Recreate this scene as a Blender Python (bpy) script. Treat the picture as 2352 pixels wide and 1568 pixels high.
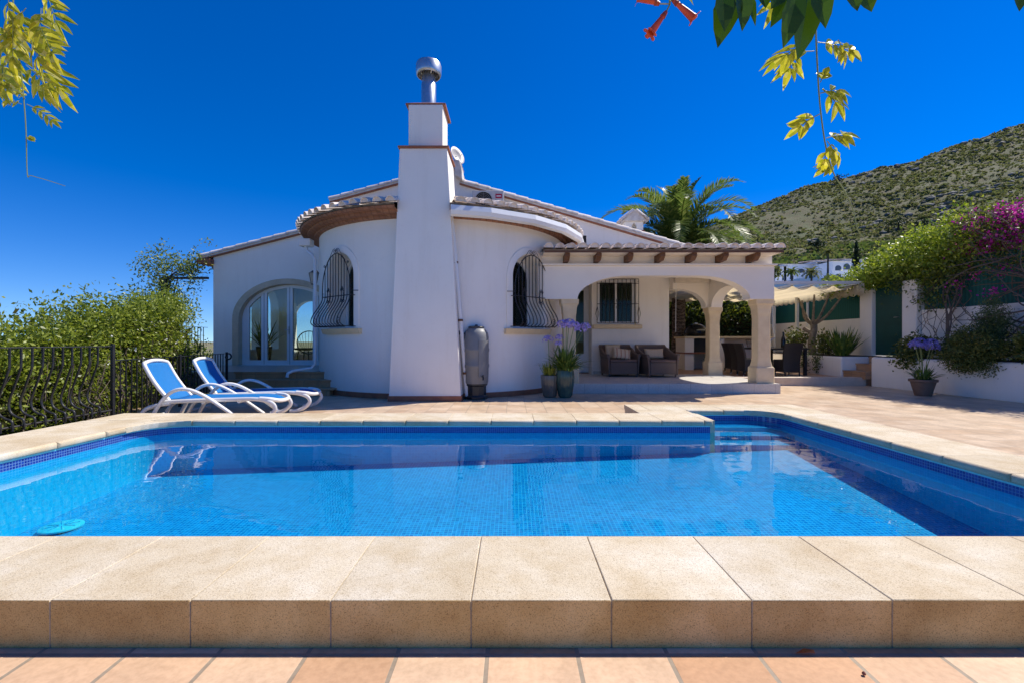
import bpy, bmesh, math, random
import numpy as np
from mathutils import Vector, Matrix
R = math.radians
random.seed(7); rng = np.random.default_rng(7)
SC = bpy.context.scene
COL = SC.collection
for o in list(bpy.data.objects): bpy.data.objects.remove(o)

# ------------------------------------------------------------------ camera, sky, sun, exposure
cd = bpy.data.cameras.new("camera"); cam = bpy.data.objects.new("camera", cd); COL.objects.link(cam)
cam.location = (0, 0, 1.1); cam.rotation_euler = (R(90), 0, 0)
cd.lens = 16.0; cd.sensor_width = 36.0; cd.clip_start = 0.05; cd.clip_end = 9000
SC.camera = cam
SUN_EL, SUN_AZ = R(53), R(66.7)            # azimuth measured from +Y towards +X
W = bpy.data.worlds.new("World"); SC.world = W; W.use_nodes = True
nt = W.node_tree; nt.nodes.clear()
sky = nt.nodes.new('ShaderNodeTexSky'); sky.sky_type = 'NISHITA'; sky.sun_disc = False
sky.sun_elevation = SUN_EL; sky.sun_rotation = SUN_AZ; sky.altitude = 1500
sky.air_density = 1.0; sky.dust_density = 0.0; sky.ozone_density = 4.0
hsv = nt.nodes.new('ShaderNodeHueSaturation'); hsv.inputs['Hue'].default_value = 0.516; hsv.inputs['Saturation'].default_value = 1.42; hsv.inputs['Value'].default_value = 0.87
bg = nt.nodes.new('ShaderNodeBackground'); bg.inputs['Strength'].default_value = 0.128
wo = nt.nodes.new('ShaderNodeOutputWorld')
tcw = nt.nodes.new('ShaderNodeTexCoord'); spw = nt.nodes.new('ShaderNodeSeparateXYZ'); cbw = nt.nodes.new('ShaderNodeCombineXYZ'); maw = nt.nodes.new('ShaderNodeMath')
maw.operation = 'MULTIPLY_ADD'; maw.inputs[1].default_value = 0.95; maw.inputs[2].default_value = 0.055      # clear dry air: little horizon whitening
nt.links.new(tcw.outputs['Generated'], spw.inputs[0]); nt.links.new(spw.outputs[0], cbw.inputs[0]); nt.links.new(spw.outputs[1], cbw.inputs[1])
nt.links.new(spw.outputs[2], maw.inputs[0]); nt.links.new(maw.outputs[0], cbw.inputs[2]); nt.links.new(cbw.outputs[0], sky.inputs['Vector'])
nt.links.new(sky.outputs[0], hsv.inputs['Color']); nt.links.new(hsv.outputs[0], bg.inputs[0]); nt.links.new(bg.outputs[0], wo.inputs[0])
sl = bpy.data.lights.new("sun", 'SUN'); sl.energy = 4.3; sl.angle = R(0.53); sl.color = (1.0, 0.94, 0.84)
sun = bpy.data.objects.new("sun", sl); COL.objects.link(sun)
sd = Vector((math.sin(SUN_AZ)*math.cos(SUN_EL), math.cos(SUN_AZ)*math.cos(SUN_EL), math.sin(SUN_EL)))
sun.rotation_euler = sd.to_track_quat('Z', 'Y').to_euler(); sun.location = sd*60
SC.view_settings.view_transform = 'Standard'; SC.view_settings.look = 'None'
SC.view_settings.exposure = 0.56; SC.view_settings.gamma = 1.0
SC.render.engine = 'CYCLES'
SC.cycles.max_bounces = 8; SC.cycles.diffuse_bounces = 4; SC.cycles.glossy_bounces = 4; SC.cycles.transparent_max_bounces = 12
SC.cycles.use_denoising = True

F = 1045.0
def at(x, y, D):
    """point at depth D seen at pixel x, y of a 2352 x 1568 view"""
    return Vector(((x-1176)/F*D, D, 1.1+(784-y)/F*D))

# ------------------------------------------------------------------ materials
def _nt(name):
    m = bpy.data.materials.new(name); m.use_nodes = True
    t = m.node_tree; b = t.nodes['Principled BSDF']
    return m, t, b
def c4(c): return (c[0], c[1], c[2], 1)
def mix(t, fac, a, b, mode='MIX'):
    n = t.nodes.new('ShaderNodeMix'); n.data_type = 'RGBA'; n.blend_type = mode
    for s, v in ((0, fac), (6, a), (7, b)):
        if hasattr(v, 'is_linked') or hasattr(v, 'links'): t.links.new(v, n.inputs[s])
        else: n.inputs[s].default_value = v if s == 0 else c4(v)
    return n.outputs[2]
def noise(t, scale, detail=4, rough=0.55, vec=None, dist=0):
    n = t.nodes.new('ShaderNodeTexNoise'); n.inputs['Scale'].default_value = scale
    n.inputs['Detail'].default_value = detail; n.inputs['Roughness'].default_value = rough; n.inputs['Distortion'].default_value = dist
    t.links.new(vec if vec is not None else objco(t), n.inputs['Vector'])
    return n.outputs['Fac']
def objco(t):
    n = t.nodes.new('ShaderNodeTexCoord'); return n.outputs['Object']
def ramp(t, fac, stops):
    n = t.nodes.new('ShaderNodeValToRGB'); e = n.color_ramp.elements
    while len(e) < len(stops): e.new(0.5)
    for i, (p, c) in enumerate(stops):
        e[i].position = p; e[i].color = c4(c) if not isinstance(c, (int, float)) else (c, c, c, 1)
    t.links.new(fac, n.inputs[0]); return n.outputs[0]
def math_(t, op, a, b=0.0):
    n = t.nodes.new('ShaderNodeMath'); n.operation = op
    for i, v in enumerate((a, b)):
        if hasattr(v, 'links'): t.links.new(v, n.inputs[i])
        else: n.inputs[i].default_value = v
    return n.outputs[0]
def bump(t, b, h, strength=0.3, dist=0.01):
    n = t.nodes.new('ShaderNodeBump'); n.inputs['Strength'].default_value = strength; n.inputs['Distance'].default_value = dist
    t.links.new(h, n.inputs['Height']); t.links.new(n.outputs[0], b.inputs['Normal'])
def island(t):
    n = t.nodes.new('ShaderNodeNewGeometry'); return n.outputs['Random Per Island']
def plain(name, c, rough=0.6, c2=None, scale=6, lo=0.35, hi=0.65, bmp=0.0, bscale=80, bdist=0.004, metal=0.0, isl=None):
    m, t, b = _nt(name)
    b.inputs['Roughness'].default_value = rough; b.inputs['Metallic'].default_value = metal
    c2 = c2 or tuple(x*0.86 for x in c)
    col = ramp(t, noise(t, scale), [(lo, c2), (hi, c)])
    if isl: col = mix(t, 1.0, col, ramp(t, island(t), [(0, isl[0]), (1, isl[1])]), 'MULTIPLY')
    t.links.new(col, b.inputs['Base Color'])
    if bmp: bump(t, b, noise(t, bscale, 3), bmp, bdist)
    return m
def leafmat(name, ca, cb, trans=0.35, tcol=None, rough=0.45, cc=None):
    m, t, b = _nt(name)
    st = [(0, ca), (1, cb)] if cc is None else [(0, ca), (0.75, cb), (1, cc)]
    col = ramp(t, island(t), st)
    t.links.new(col, b.inputs['Base Color']); b.inputs['Roughness'].default_value = rough
    b.inputs['Specular IOR Level'].default_value = 0.35
    tr = t.nodes.new('ShaderNodeBsdfTranslucent')
    if tcol: t.links.new(mix(t, 1.0, col, tcol, 'MULTIPLY'), tr.inputs[0])
    else: t.links.new(col, tr.inputs[0])
    ms = t.nodes.new('ShaderNodeMixShader'); ms.inputs[0].default_value = trans
    t.links.new(b.outputs[0], ms.inputs[1]); t.links.new(tr.outputs[0], ms.inputs[2])
    t.links.new(ms.outputs[0], t.nodes['Material Output'].inputs[0])
    return m
def brickmat(name, size, c1, c2, mortar, msize, plane='xy', off=(0, 0), rough=0.3, noise_amt=None, bmp=0.2, sizey=None, nscale=3.0):
    m, t, b = _nt(name); b.inputs['Roughness'].default_value = rough
    s = t.nodes.new('ShaderNodeSeparateXYZ'); t.links.new(objco(t), s.inputs[0])
    cb = t.nodes.new('ShaderNodeCombineXYZ')
    if plane == 'xy': a, d = s.outputs[0], s.outputs[1]
    elif plane == 'wall': a, d = math_(t, 'ADD', s.outputs[0], s.outputs[1]), s.outputs[2]
    t.links.new(math_(t, 'ADD', a, -off[0]), cb.inputs[0]); t.links.new(math_(t, 'ADD', d, -off[1]), cb.inputs[1])
    k = t.nodes.new('ShaderNodeTexBrick'); k.offset = 0; k.squash = 1; k.offset_frequency = 1
    k.inputs['Scale'].default_value = 1; k.inputs['Brick Width'].default_value = size; k.inputs['Row Height'].default_value = sizey or size
    k.inputs['Mortar Size'].default_value = msize; k.inputs['Mortar Smooth'].default_value = 0.15; k.inputs['Bias'].default_value = 0
    k.inputs['Color1'].default_value = c4(c1); k.inputs['Color2'].default_value = c4(c2); k.inputs['Mortar'].default_value = c4(mortar)
    t.links.new(cb.outputs[0], k.inputs['Vector'])
    col = k.outputs['Color']
    if noise_amt:
        n = ramp(t, noise(t, nscale, 5, 0.65, dist=0.6), [(0.3, noise_amt[0]), (0.7, noise_amt[1])])
        col = mix(t, 1.0, col, n, 'MULTIPLY')
        n2 = ramp(t, noise(t, nscale*14, 3, 0.6), [(0.3, (0.86, 0.84, 0.82)), (0.6, (1, 1, 1))])
        col = mix(t, 1.0, col, n2, 'MULTIPLY')
    t.links.new(col, b.inputs['Base Color'])
    if bmp: bump(t, b, math_(t, 'SUBTRACT', 1.0, k.outputs['Fac']), bmp, 0.004)
    return m

M = {}
M['wall'] = plain('white_render', (0.92, 0.87, 0.79), 0.85, (0.88, 0.83, 0.755), 1.3, bmp=0.25, bscale=55, bdist=0.006)
def weather(m_):
    t2 = m_.node_tree; b2 = t2.nodes['Principled BSDF']; src = b2.inputs['Base Color'].links[0].from_socket
    mp2 = t2.nodes.new('ShaderNodeMapping'); mp2.inputs['Scale'].default_value = (3.5, 3.5, 0.35); t2.links.new(objco(t2), mp2.inputs[0])
    st = ramp(t2, noise(t2, 1.6, 6, 0.7, mp2.outputs[0]), [(0.28, (0.955, 0.945, 0.93)), (0.5, (1, 1, 1))])
    sp = ramp(t2, noise(t2, 9.0, 4, 0.75), [(0.28, (0.955, 0.95, 0.94)), (0.40, (1, 1, 1))])
    t2.links.new(mix(t2, 1.0, mix(t2, 1.0, src, st, 'MULTIPLY'), sp, 'MULTIPLY'), b2.inputs['Base Color'])
weather(M['wall'])
M['porchwall'] = plain('cream_render', (0.92, 0.845, 0.73), 0.85, (0.88, 0.80, 0.69), 1.3, bmp=0.2, bscale=55, bdist=0.006)
M['trim'] = plain('white_paint', (0.8, 0.8, 0.8), 0.35, (0.76, 0.76, 0.76), 3)
M['limestone'] = plain('pale_limestone', (0.82, 0.65, 0.40), 0.75, (0.74, 0.57, 0.34), 5, bmp=0.2, bscale=120)
M['sandstone'] = plain('sandstone_surround', (0.62, 0.51, 0.36), 0.8, (0.52, 0.42, 0.29), 6, bmp=0.2)
M['black'] = plain('black_iron', (0.012, 0.012, 0.014), 0.45, (0.02, 0.02, 0.022), 20)
M['brown'] = plain('brown_timber', (0.16, 0.07, 0.03), 0.6, (0.11, 0.045, 0.02), 9)
M['terra'] = plain('terracotta', (0.36, 0.14, 0.07), 0.75, (0.27, 0.1, 0.055), 7, bmp=0.2)
M['tile'] = plain('whitened_roof_tile', (0.80, 0.73, 0.67), 0.85, (0.46, 0.37, 0.30), 4.5, 0.30, 0.46, bmp=0.3, bscale=40, bdist=0.01, isl=((0.78, 0.76, 0.74), (1.05, 1.02, 1)))
M['tilebed'] = plain('old_roof_bed', (0.30, 0.2, 0.13), 0.9, (0.13, 0.1, 0.05), 6)
M['mortar'] = plain('pale_verge', (0.70, 0.66, 0.62), 0.9, (0.55, 0.5, 0.46), 8, bmp=0.3)
M['metal'] = plain('galvanised_metal', (0.6, 0.62, 0.64), 0.35, (0.5, 0.52, 0.54), 12, metal=0.85)
M['dark'] = plain('dark_inside', (0.02, 0.02, 0.02), 0.8)
M['soil'] = plain('soil', (0.08, 0.05, 0.03), 0.95, (0.04, 0.026, 0.018), 20)

# stone for the coping
m, t, b = _nt('coping_stone'); b.inputs['Roughness'].default_value = 0.85
g1 = ramp(t, noise(t, 1.7, 5, 0.6), [(0.3, (0.56, 0.455, 0.31)), (0.5, (0.63, 0.545, 0.41)), (0.68, (0.70, 0.635, 0.53))])
g2 = ramp(t, noise(t, 230, 2, 0.75), [(0.32, (0.46, 0.41, 0.33)), (0.45, (0.95, 0.94, 0.92)), (0.62, (1.02, 1.02, 1.0)), (0.75, (1.10, 1.09, 1.07))])
g3 = ramp(t, noise(t, 5.0, 4, 0.7), [(0.36, (0.90, 0.86, 0.79)), (0.58, (1, 1, 1))])
col = mix(t, 1.0, mix(t, 1.0, g1, g2, 'MULTIPLY'), g3, 'MULTIPLY')
col = mix(t, 1.0, col, ramp(t, island(t), [(0, (0.93, 0.915, 0.89)), (1, (1.05, 1.045, 1.04))]), 'MULTIPLY')
t.links.new(col, b.inputs['Base Color']); bump(t, b, noise(t, 150, 3, 0.7), 0.55, 0.004); M['coping'] = m

def bounce_tint():  # ochre tint: paving bounce on the shaded front faces, put into the colour
    m2 = M['coping'].copy(); m2.name = 'coping_front_bounce_tint'; t2 = m2.node_tree; b2 = t2.nodes['Principled BSDF']; l = b2.inputs['Base Color'].links[0]; src = l.from_socket
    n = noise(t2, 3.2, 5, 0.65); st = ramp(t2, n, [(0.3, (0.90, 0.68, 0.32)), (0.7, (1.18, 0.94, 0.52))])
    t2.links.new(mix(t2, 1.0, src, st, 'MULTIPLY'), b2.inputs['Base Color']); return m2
M['coping_side'] = bounce_tint()

OFFX = -0.087
M['deck'] = brickmat('terracotta_paving', 0.317, (0.52, 0.30, 0.165), (0.72, 0.52, 0.35), (0.33, 0.27, 0.2), 0.008, 'xy', (OFFX-0.317*40, 1.60-0.317*40), 0.6, ((0.78, 0.76, 0.74), (1.12, 1.1, 1.08)), 0.35)
M['deck_far'] = brickmat('bleached_paving', 0.317, (0.56, 0.40, 0.26), (0.68, 0.53, 0.38), (0.46, 0.36, 0.26), 0.008, 'xy', (OFFX-0.317*40, 1.60-0.317*40), 0.42, ((0.74, 0.71, 0.68), (1.15, 1.14, 1.13)), 0.3)
M['dining_floor'] = brickmat('dining_paving', 0.317, (0.5, 0.29, 0.18), (0.56, 0.34, 0.22), (0.36, 0.28, 0.22), 0.008, 'xy', (-20, -20), 0.6, ((0.8, 0.78, 0.76), (1.1, 1.08, 1.06)), 0.3)
M['porchfloor'] = brickmat('pale_porch_tile', 0.45, (0.60, 0.57, 0.52), (0.63, 0.60, 0.55), (0.4, 0.38, 0.36), 0.004, 'xy', (-20, -20), 0.45, ((0.92, 0.92, 0.92), (1.05, 1.05, 1.05)), 0.1)
M['porchface'] = brickmat('pale_porch_riser', 0.45, (0.58, 0.55, 0.5), (0.62, 0.59, 0.54), (0.36, 0.34, 0.32), 0.004, 'wall', (-20, -20), 0.45, ((0.92, 0.92, 0.92), (1.05, 1.05, 1.05)), 0.1, sizey=1.0)
M['steptile'] = brickmat('brown_step_tile', 0.3, (0.42, 0.24, 0.12), (0.50, 0.31, 0.17), (0.3, 0.21, 0.13), 0.006, 'wall', (-20, -20), 0.6, ((0.8, 0.78, 0.76), (1.1, 1.08, 1.06)), 0.2)
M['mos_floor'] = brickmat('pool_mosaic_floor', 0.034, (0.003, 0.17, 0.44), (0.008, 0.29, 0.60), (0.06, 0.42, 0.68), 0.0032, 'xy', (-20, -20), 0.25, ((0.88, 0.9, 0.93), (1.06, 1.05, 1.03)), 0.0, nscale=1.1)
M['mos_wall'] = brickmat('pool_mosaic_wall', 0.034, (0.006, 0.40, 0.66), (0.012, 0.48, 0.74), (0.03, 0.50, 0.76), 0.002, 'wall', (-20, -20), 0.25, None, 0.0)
M['mos_light'] = brickmat('pool_mosaic_light', 0.025, (0.12, 0.58, 0.64), (0.18, 0.64, 0.70), (0.3, 0.6, 0.62), 0.0014, 'wall', (-20, -20), 0.25, None, 0.0)
M['mos_dark'] = brickmat('pool_mosaic_band', 0.0235, (0.003, 0.02, 0.2), (0.006, 0.05, 0.32), (0.12, 0.24, 0.45), 0.0022, 'wall', (-20, 0.02-0.0235*20), 0.2, None, 0.0)

# water
m, t, b = _nt('pool_water'); t.nodes.remove(b)
fr = t.nodes.new('ShaderNodeFresnel'); fr.inputs['IOR'].default_value = 1.24
gl = t.nodes.new('ShaderNodeBsdfGlossy'); gl.inputs['Roughness'].default_value = 0.0; gl.inputs['Color'].default_value = (1, 1, 1, 1)
tp = t.nodes.new('ShaderNodeBsdfTransparent'); tp.inputs[0].default_value = (0.5, 0.92, 0.985, 1)
ms = t.nodes.new('ShaderNodeMixShader')
mp = t.nodes.new('ShaderNodeMapping'); t.links.new(objco(t), mp.inputs[0]); mp.inputs['Scale'].default_value = (1.0, 1.6, 1)
h = noise(t, 2.4, 2, 0.4, mp.outputs[0], 0.3)
bm_ = t.nodes.new('ShaderNodeBump'); bm_.inputs['Strength'].default_value = 0.045; bm_.inputs['Distance'].default_value = 0.05
t.links.new(h, bm_.inputs['Height']); t.links.new(bm_.outputs[0], gl.inputs['Normal']); t.links.new(bm_.outputs[0], fr.inputs['Normal'])
t.links.new(fr.outputs[0], ms.inputs[0]); t.links.new(tp.outputs[0], ms.inputs[1]); t.links.new(gl.outputs[0], ms.inputs[2])
t.links.new(ms.outputs[0], t.nodes['Material Output'].inputs[0]); M['water'] = m

def glassmat(name, tint, refl=0.16):
    m, t, b = _nt(name); t.nodes.remove(b)
    lw = t.nodes.new('ShaderNodeFresnel'); lw.inputs['IOR'].default_value = 1.5
    f = math_(t, 'ADD', lw.outputs[0], refl)
    gl = t.nodes.new('ShaderNodeBsdfGlossy'); gl.inputs['Roughness'].default_value = 0.01
    tp = t.nodes.new('ShaderNodeBsdfTransparent'); tp.inputs[0].default_value = c4(tint)
    ms = t.nodes.new('ShaderNodeMixShader')
    t.links.new(f, ms.inputs[0]); t.links.new(tp.outputs[0], ms.inputs[1]); t.links.new(gl.outputs[0], ms.inputs[2])
    t.links.new(ms.outputs[0], t.nodes['Material Output'].inputs[0]); return m
M['glass'] = glassmat('door_glass', (0.8, 0.88, 0.85), 0.03)
M['dglass'] = glassmat('window_glass', (0.6, 0.7, 0.64), -0.02)

# ------------------------------------------------------------------ mesh builder
WM = {}
class MB:
    def __init__(s): s.v = []; s.f = []
    def add(s, vs, fs):
        k = len(s.v); s.v += [tuple(v) for v in vs]; s.f += [tuple(i+k for i in f) for f in fs]; return s
    def box(s, x0, x1, y0, y1, z0, z1):
        return s.add([(x0,y0,z0),(x1,y0,z0),(x1,y1,z0),(x0,y1,z0),(x0,y0,z1),(x1,y0,z1),(x1,y1,z1),(x0,y1,z1)],
                     [(3,2,1,0),(4,5,6,7),(0,1,5,4),(1,2,6,5),(2,3,7,6),(3,0,4,7)])
    def prism(s, pts, a, b):
        """closed polygon pts (list of 3-vectors on one plane) swept from offset a to offset b"""
        n = len(pts); a = Vector(a); b = Vector(b)
        vs = [Vector(p)+a for p in pts]+[Vector(p)+b for p in pts]
        fs = [tuple(range(n))[::-1], tuple(range(n, 2*n))]+[(i, (i+1) % n, n+(i+1) % n, n+i) for i in range(n)]
        return s.add(vs, fs)
    def tube(s, path, r, n=6, cap=True, closed=False, flat=None):
        """round bar along path; r a number or a list; flat=(vector, k) squeezes it along a direction"""
        P = [Vector(p) for p in path]; N = len(P); rings = []
        up = None
        for i, p in enumerate(P):
            if closed: d = P[(i+1) % N]-P[i-1]
            else: d = P[min(i+1, N-1)]-P[max(i-1, 0)]
            if d.length < 1e-9: d = Vector((0, 0, 1))
            d.normalize()
            if up is None: up = Vector((0, 0, 1)) if abs(d.z) < 0.9 else Vector((1, 0, 0))
            a = d.cross(up)
            if a.length < 1e-6: a = d.cross(Vector((0, 1, 0)))
            a.normalize(); bb = a.cross(d).normalized(); up = bb
            rr = r[i] if isinstance(r, (list, tuple)) else r
            ring = []
            for k in range(n):
                an = 2*math.pi*k/n; o = (a*math.cos(an)+bb*math.sin(an))*rr
                if flat: fv = Vector(flat[0]).normalized(); o = o+fv*(o.dot(fv))*(flat[1]-1)
                ring.append(p+o)
            rings.append(ring)
        vs = [q for ring in rings for q in ring]; fs = []
        for i in range(N if closed else N-1):
            j = (i+1) % N
            for k in range(n):
                fs.append((i*n+k, i*n+(k+1) % n, j*n+(k+1) % n, j*n+k))
        if cap and not closed: fs += [tuple(range(n))[::-1], tuple((N-1)*n+k for k in range(n))]
        return s.add(vs, fs)
    def lathe(s, prof, c=(0, 0, 0), n=24, a0=0.0, a1=2*math.pi, sq=False, cap=True):
        full = abs(a1-a0-2*math.pi) < 1e-6; m = n if full else n+1
        vs = []; c = Vector(c)
        for r, z in prof:
            for k in range(m):
                an = a0+(a1-a0)*k/n
                vs.append(c+Vector((r*math.cos(an), r*math.sin(an), z)))
        fs = []
        for i in range(len(prof)-1):
            for k in range(n):
                k2 = (k+1) % m
                fs.append((i*m+k, i*m+k2, (i+1)*m+k2, (i+1)*m+k))
        if cap and full: fs += [tuple(range(n))[::-1], tuple((len(prof)-1)*m+k for k in range(n))]
        return s.add(vs, fs)
    def sqlathe(s, prof, c, cham=0.18):
        """square column with small chamfers: prof of (half width, z)"""
        vs = []; c = Vector(c)
        for h, z in prof:
            q = h*(1-cham)
            for x, y in ((-q,-h),(q,-h),(h,-q),(h,q),(q,h),(-q,h),(-h,q),(-h,-q)): vs.append(c+Vector((x, y, z)))
        fs = [tuple(range(8))[::-1], tuple(range(8*(len(prof)-1), 8*len(prof)))]
        for i in range(len(prof)-1):
            for k in range(8): fs.append((i*8+k, i*8+(k+1) % 8, (i+1)*8+(k+1) % 8, (i+1)*8+k))
        return s.add(vs, fs)
    def barrel(s, p0, p1, up, r0, r1, th=0.014, n=7, fill=True):
        """half-round roof tile from p0 (low end) to p1"""
        p0 = Vector(p0); p1 = Vector(p1); d = (p1-p0).normalized(); up = Vector(up); sd_ = d.cross(up).normalized(); up = sd_.cross(d).normalized()
        vs = []
        for p, r in ((p0, r0), (p1, r1)):
            for rr in (r, r-th):
                for k in range(n+1):
                    a = math.pi*k/n; vs.append(p+sd_*math.cos(a)*rr+up*math.sin(a)*rr)
        q = n+1; fs = []
        for k in range(n):
            fs.append((k, k+1, 2*q+k+1, 2*q+k)); fs.append((q+k+1, q+k, 3*q+k, 3*q+k+1))
            fs.append((k+1, k, q+k, q+k+1)); fs.append((2*q+k, 2*q+k+1, 3*q+k+1, 3*q+k))
        s.add(vs, fs)
        if fill:
            pp = p0+d*0.03; s.add([pp+sd_*math.cos(math.pi*k/n)*(r0-th)+up*math.sin(math.pi*k/n)*(r0-th)*0.97 for k in range(n+1)], [tuple(range(n+1))])
        return s
    def arc_surface(s, *a): pass
    def mesh(s, name):
        me = bpy.data.meshes.new(name); me.from_pydata(s.v, [], s.f); me.validate(); me.update(); return me
def finish(me, m, smooth=None):
    for mm in (m if isinstance(m, (list, tuple)) else [m]): me.materials.append(mm)
    if smooth is not None:
        me.polygons.foreach_set('use_smooth', [True]*len(me.polygons))
        if smooth < 180:
            try: me.set_sharp_from_angle(angle=R(smooth))
            except Exception: pass
    me.update()
def wmat(o): return WM.get(o.name, Matrix.Identity(4))
def obj(name, mb, m, parent=None, local=False, smooth=None, bevel=None, recalc=True):
    me = mb.mesh(name) if isinstance(mb, MB) else mb
    if bevel or recalc:
        bm = bmesh.new(); bm.from_mesh(me)
        if recalc: bmesh.ops.recalc_face_normals(bm, faces=bm.faces[:])
        if bevel:
            w, seg = bevel if isinstance(bevel, tuple) else (bevel, 2)
            es = [e for e in bm.edges if len(e.link_faces) == 2 and e.calc_face_angle(0) > R(35)]
            bmesh.ops.bevel(bm, geom=es, offset=w, segments=seg, affect='EDGES', profile=0.5, clamp_overlap=True)
        bm.to_mesh(me); bm.free()
    o = bpy.data.objects.new(name, me); COL.objects.link(o)
    if parent is not None:
        o.parent = parent; WM[o.name] = wmat(parent)
        if not local: me.transform(wmat(parent).inverted())
    finish(me, m, smooth)
    return o
def tag(o, label=None, cat=None, group=None, kind=None):
    if label: o['label'] = label
    if cat: o['category'] = cat
    if group: o['group'] = group
    if kind: o['kind'] = kind
    return o
def thing(name, label, cat, loc=(0, 0, 0), rz=0.0, group=None):
    o = bpy.data.objects.new(name, None); COL.objects.link(o); o.empty_display_size = 0.2
    o.location = loc; o.rotation_euler = (0, 0, rz)
    WM[o.name] = Matrix.Translation(Vector(loc)) @ Matrix.Rotation(rz, 4, 'Z')
    return tag(o, label, cat, group)
def dup(root, loc, rz, label, group=None):
    r = root.copy(); COL.objects.link(r); r.location = loc; r.rotation_euler = (0, 0, rz); r['label'] = label
    if group: r['group'] = group
    for ch in list(root.children):
        c = ch.copy(); COL.objects.link(c); c.parent = r
        for g in list(ch.children):
            d = g.copy(); COL.objects.link(d); d.parent = c
    return r
def struct(name, mb, m, **k):
    o = obj(name, mb, m, **k); o['kind'] = 'structure'; return o
def cut(o, cutters):
    """subtract the cutter builders from mesh object o for good"""
    tmp = []
    for c in cutters:
        me = c.mesh('cutter')
        bm = bmesh.new(); bm.from_mesh(me); bmesh.ops.recalc_face_normals(bm, faces=bm.faces[:]); bm.to_mesh(me); bm.free()
        co = bpy.data.objects.new('cutter', me); COL.objects.link(co); tmp.append(co)
        if o.parent is not None: me.transform(wmat(o.parent).inverted()); co.parent = o.parent
        md = o.modifiers.new('cut', 'BOOLEAN'); md.object = co; md.operation = 'DIFFERENCE'; md.solver = 'EXACT'
    bpy.context.view_layer.update()
    dg = bpy.context.evaluated_depsgraph_get()
    me = bpy.data.meshes.new_from_object(o.evaluated_get(dg))
    o.modifiers.clear(); old = o.data; o.data = me; me.name = old.name
    for co in tmp: bpy.data.objects.remove(co)
    return o
def arch_pts(cx, half, z0, spring, top, n=24):
    """arched outline in local (u, z): list of (u, z)"""
    pts = [(cx-half, z0), (cx+half, z0)]
    for k in range(n+1):
        a = math.pi*k/n; pts.append((cx+half*math.cos(a), spring+(top-spring)*math.sin(a)))
    return pts
def quads(name, V, nq, m, parent=None, smooth=False, kind=None, tri=False):
    """mesh from a numpy array of nq-vertex polygons, shape (N, nq, 3)"""
    N = len(V); me = bpy.data.meshes.new(name)
    me.vertices.add(N*nq); me.vertices.foreach_set('co', V.reshape(-1).astype(np.float32))
    me.loops.add(N*nq); me.loops.foreach_set('vertex_index', np.arange(N*nq, dtype=np.int32))
    me.polygons.add(N); me.polygons.foreach_set('loop_start', np.arange(0, N*nq, nq, dtype=np.int32))
    try: me.polygons.foreach_set('loop_total', np.full(N, nq, dtype=np.int32))
    except Exception: pass
    me.update(calc_edges=True)
    o = bpy.data.objects.new(name, me); COL.objects.link(o)
    for mm in (m if isinstance(m, (list, tuple)) else [m]): me.materials.append(mm)
    if parent is not None: o.parent = parent; WM[o.name] = wmat(parent); me.transform(wmat(parent).inverted())
    if kind: o['kind'] = kind
    return o
def unit(a): return a/np.maximum(np.linalg.norm(a, axis=-1, keepdims=True), 1e-9)
def leaves(pts, L, Wd, bias=(0, 0, 0), spread=1.0):
    """one bent lozenge (two quads share a fold) per point -> (N,4,3)"""
    N = len(pts); d = unit(rng.normal(size=(N, 3))*spread+np.array(bias)); s = unit(np.cross(d, rng.normal(size=(N, 3))))
    l = (L*(0.65+0.7*rng.random(N)))[:, None]; w = (Wd*(0.65+0.7*rng.random(N)))[:, None]
    return np.stack([pts, pts+d*l*0.45+s*w*0.5, pts+d*l, pts+d*l*0.45-s*w*0.5], axis=1)
def clumps(centers, n_each, rad):
    C = np.repeat(np.array(centers), n_each, axis=0)
    return C+rng.normal(size=C.shape)*np.array(rad)

# ================================================================== GROUND, DECK, POOL
g = MB(); g.add([(-4000,-4000,-1.5),(4000,-4000,-1.5),(4000,4000,-1.5),(-4000,4000,-1.5)], [(0,1,2,3)])
struct('ground', g, plain('dry_ground', (0.22, 0.18, 0.1), 0.95, (0.12, 0.13, 0.05), 0.6))
WZ = 0.02                       # water level
CT = 0.172                      # top of the coping
d = MB()
struct('front_paving', MB().box(-9, 12, -6, 1.636, -1.4, 0.0), M['deck'])
for a in ((-5.35,-5.05,1.636,5.93),(4.14,9.3,1.636,6.75),(-5.6,1.66,5.93,6.75),(-6.25,9.3,6.75,13.2)):
    d.box(a[0], a[1], a[2], a[3], -1.4, 0.0)
struct('patio', d, M['deck_far'])
# coping stones
def stone(bm, x0, x1, y0, y1, inner, zb=-0.002):
    r = bmesh.ops.create_cube(bm, size=1.0)
    vs = r['verts']
    for v in vs:
        v.co = Vector(((x0+x1)/2+v.co.x*(x1-x0), (y0+y1)/2+v.co.y*(y1-y0), (zb+CT)/2+v.co.z*(CT-zb)))
        jit = 0.0
    es = list({e for v in vs for e in v.link_edges})
    def on(e, side):
        a, b_ = e.verts[0].co, e.verts[1].co
        k, val = {'n': (1, y1), 's': (1, y0), 'e': (0, x1), 'w': (0, x0)}[side]
        return abs(a[k]-val) < 1e-5 and abs(b_[k]-val) < 1e-5 and a.z > 0.1 and b_.z > 0.1
    big = [e for e in es if any(on(e, s_) for s_ in inner)]
    if big:
        bmesh.ops.bevel(bm, geom=big, offset=0.032, segments=5, affect='EDGES', profile=0.5, clamp_overlap=True)
    fs = {f for v in bm.verts for f in v.link_faces}
    return vs
cb_ = bmesh.new()
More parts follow.
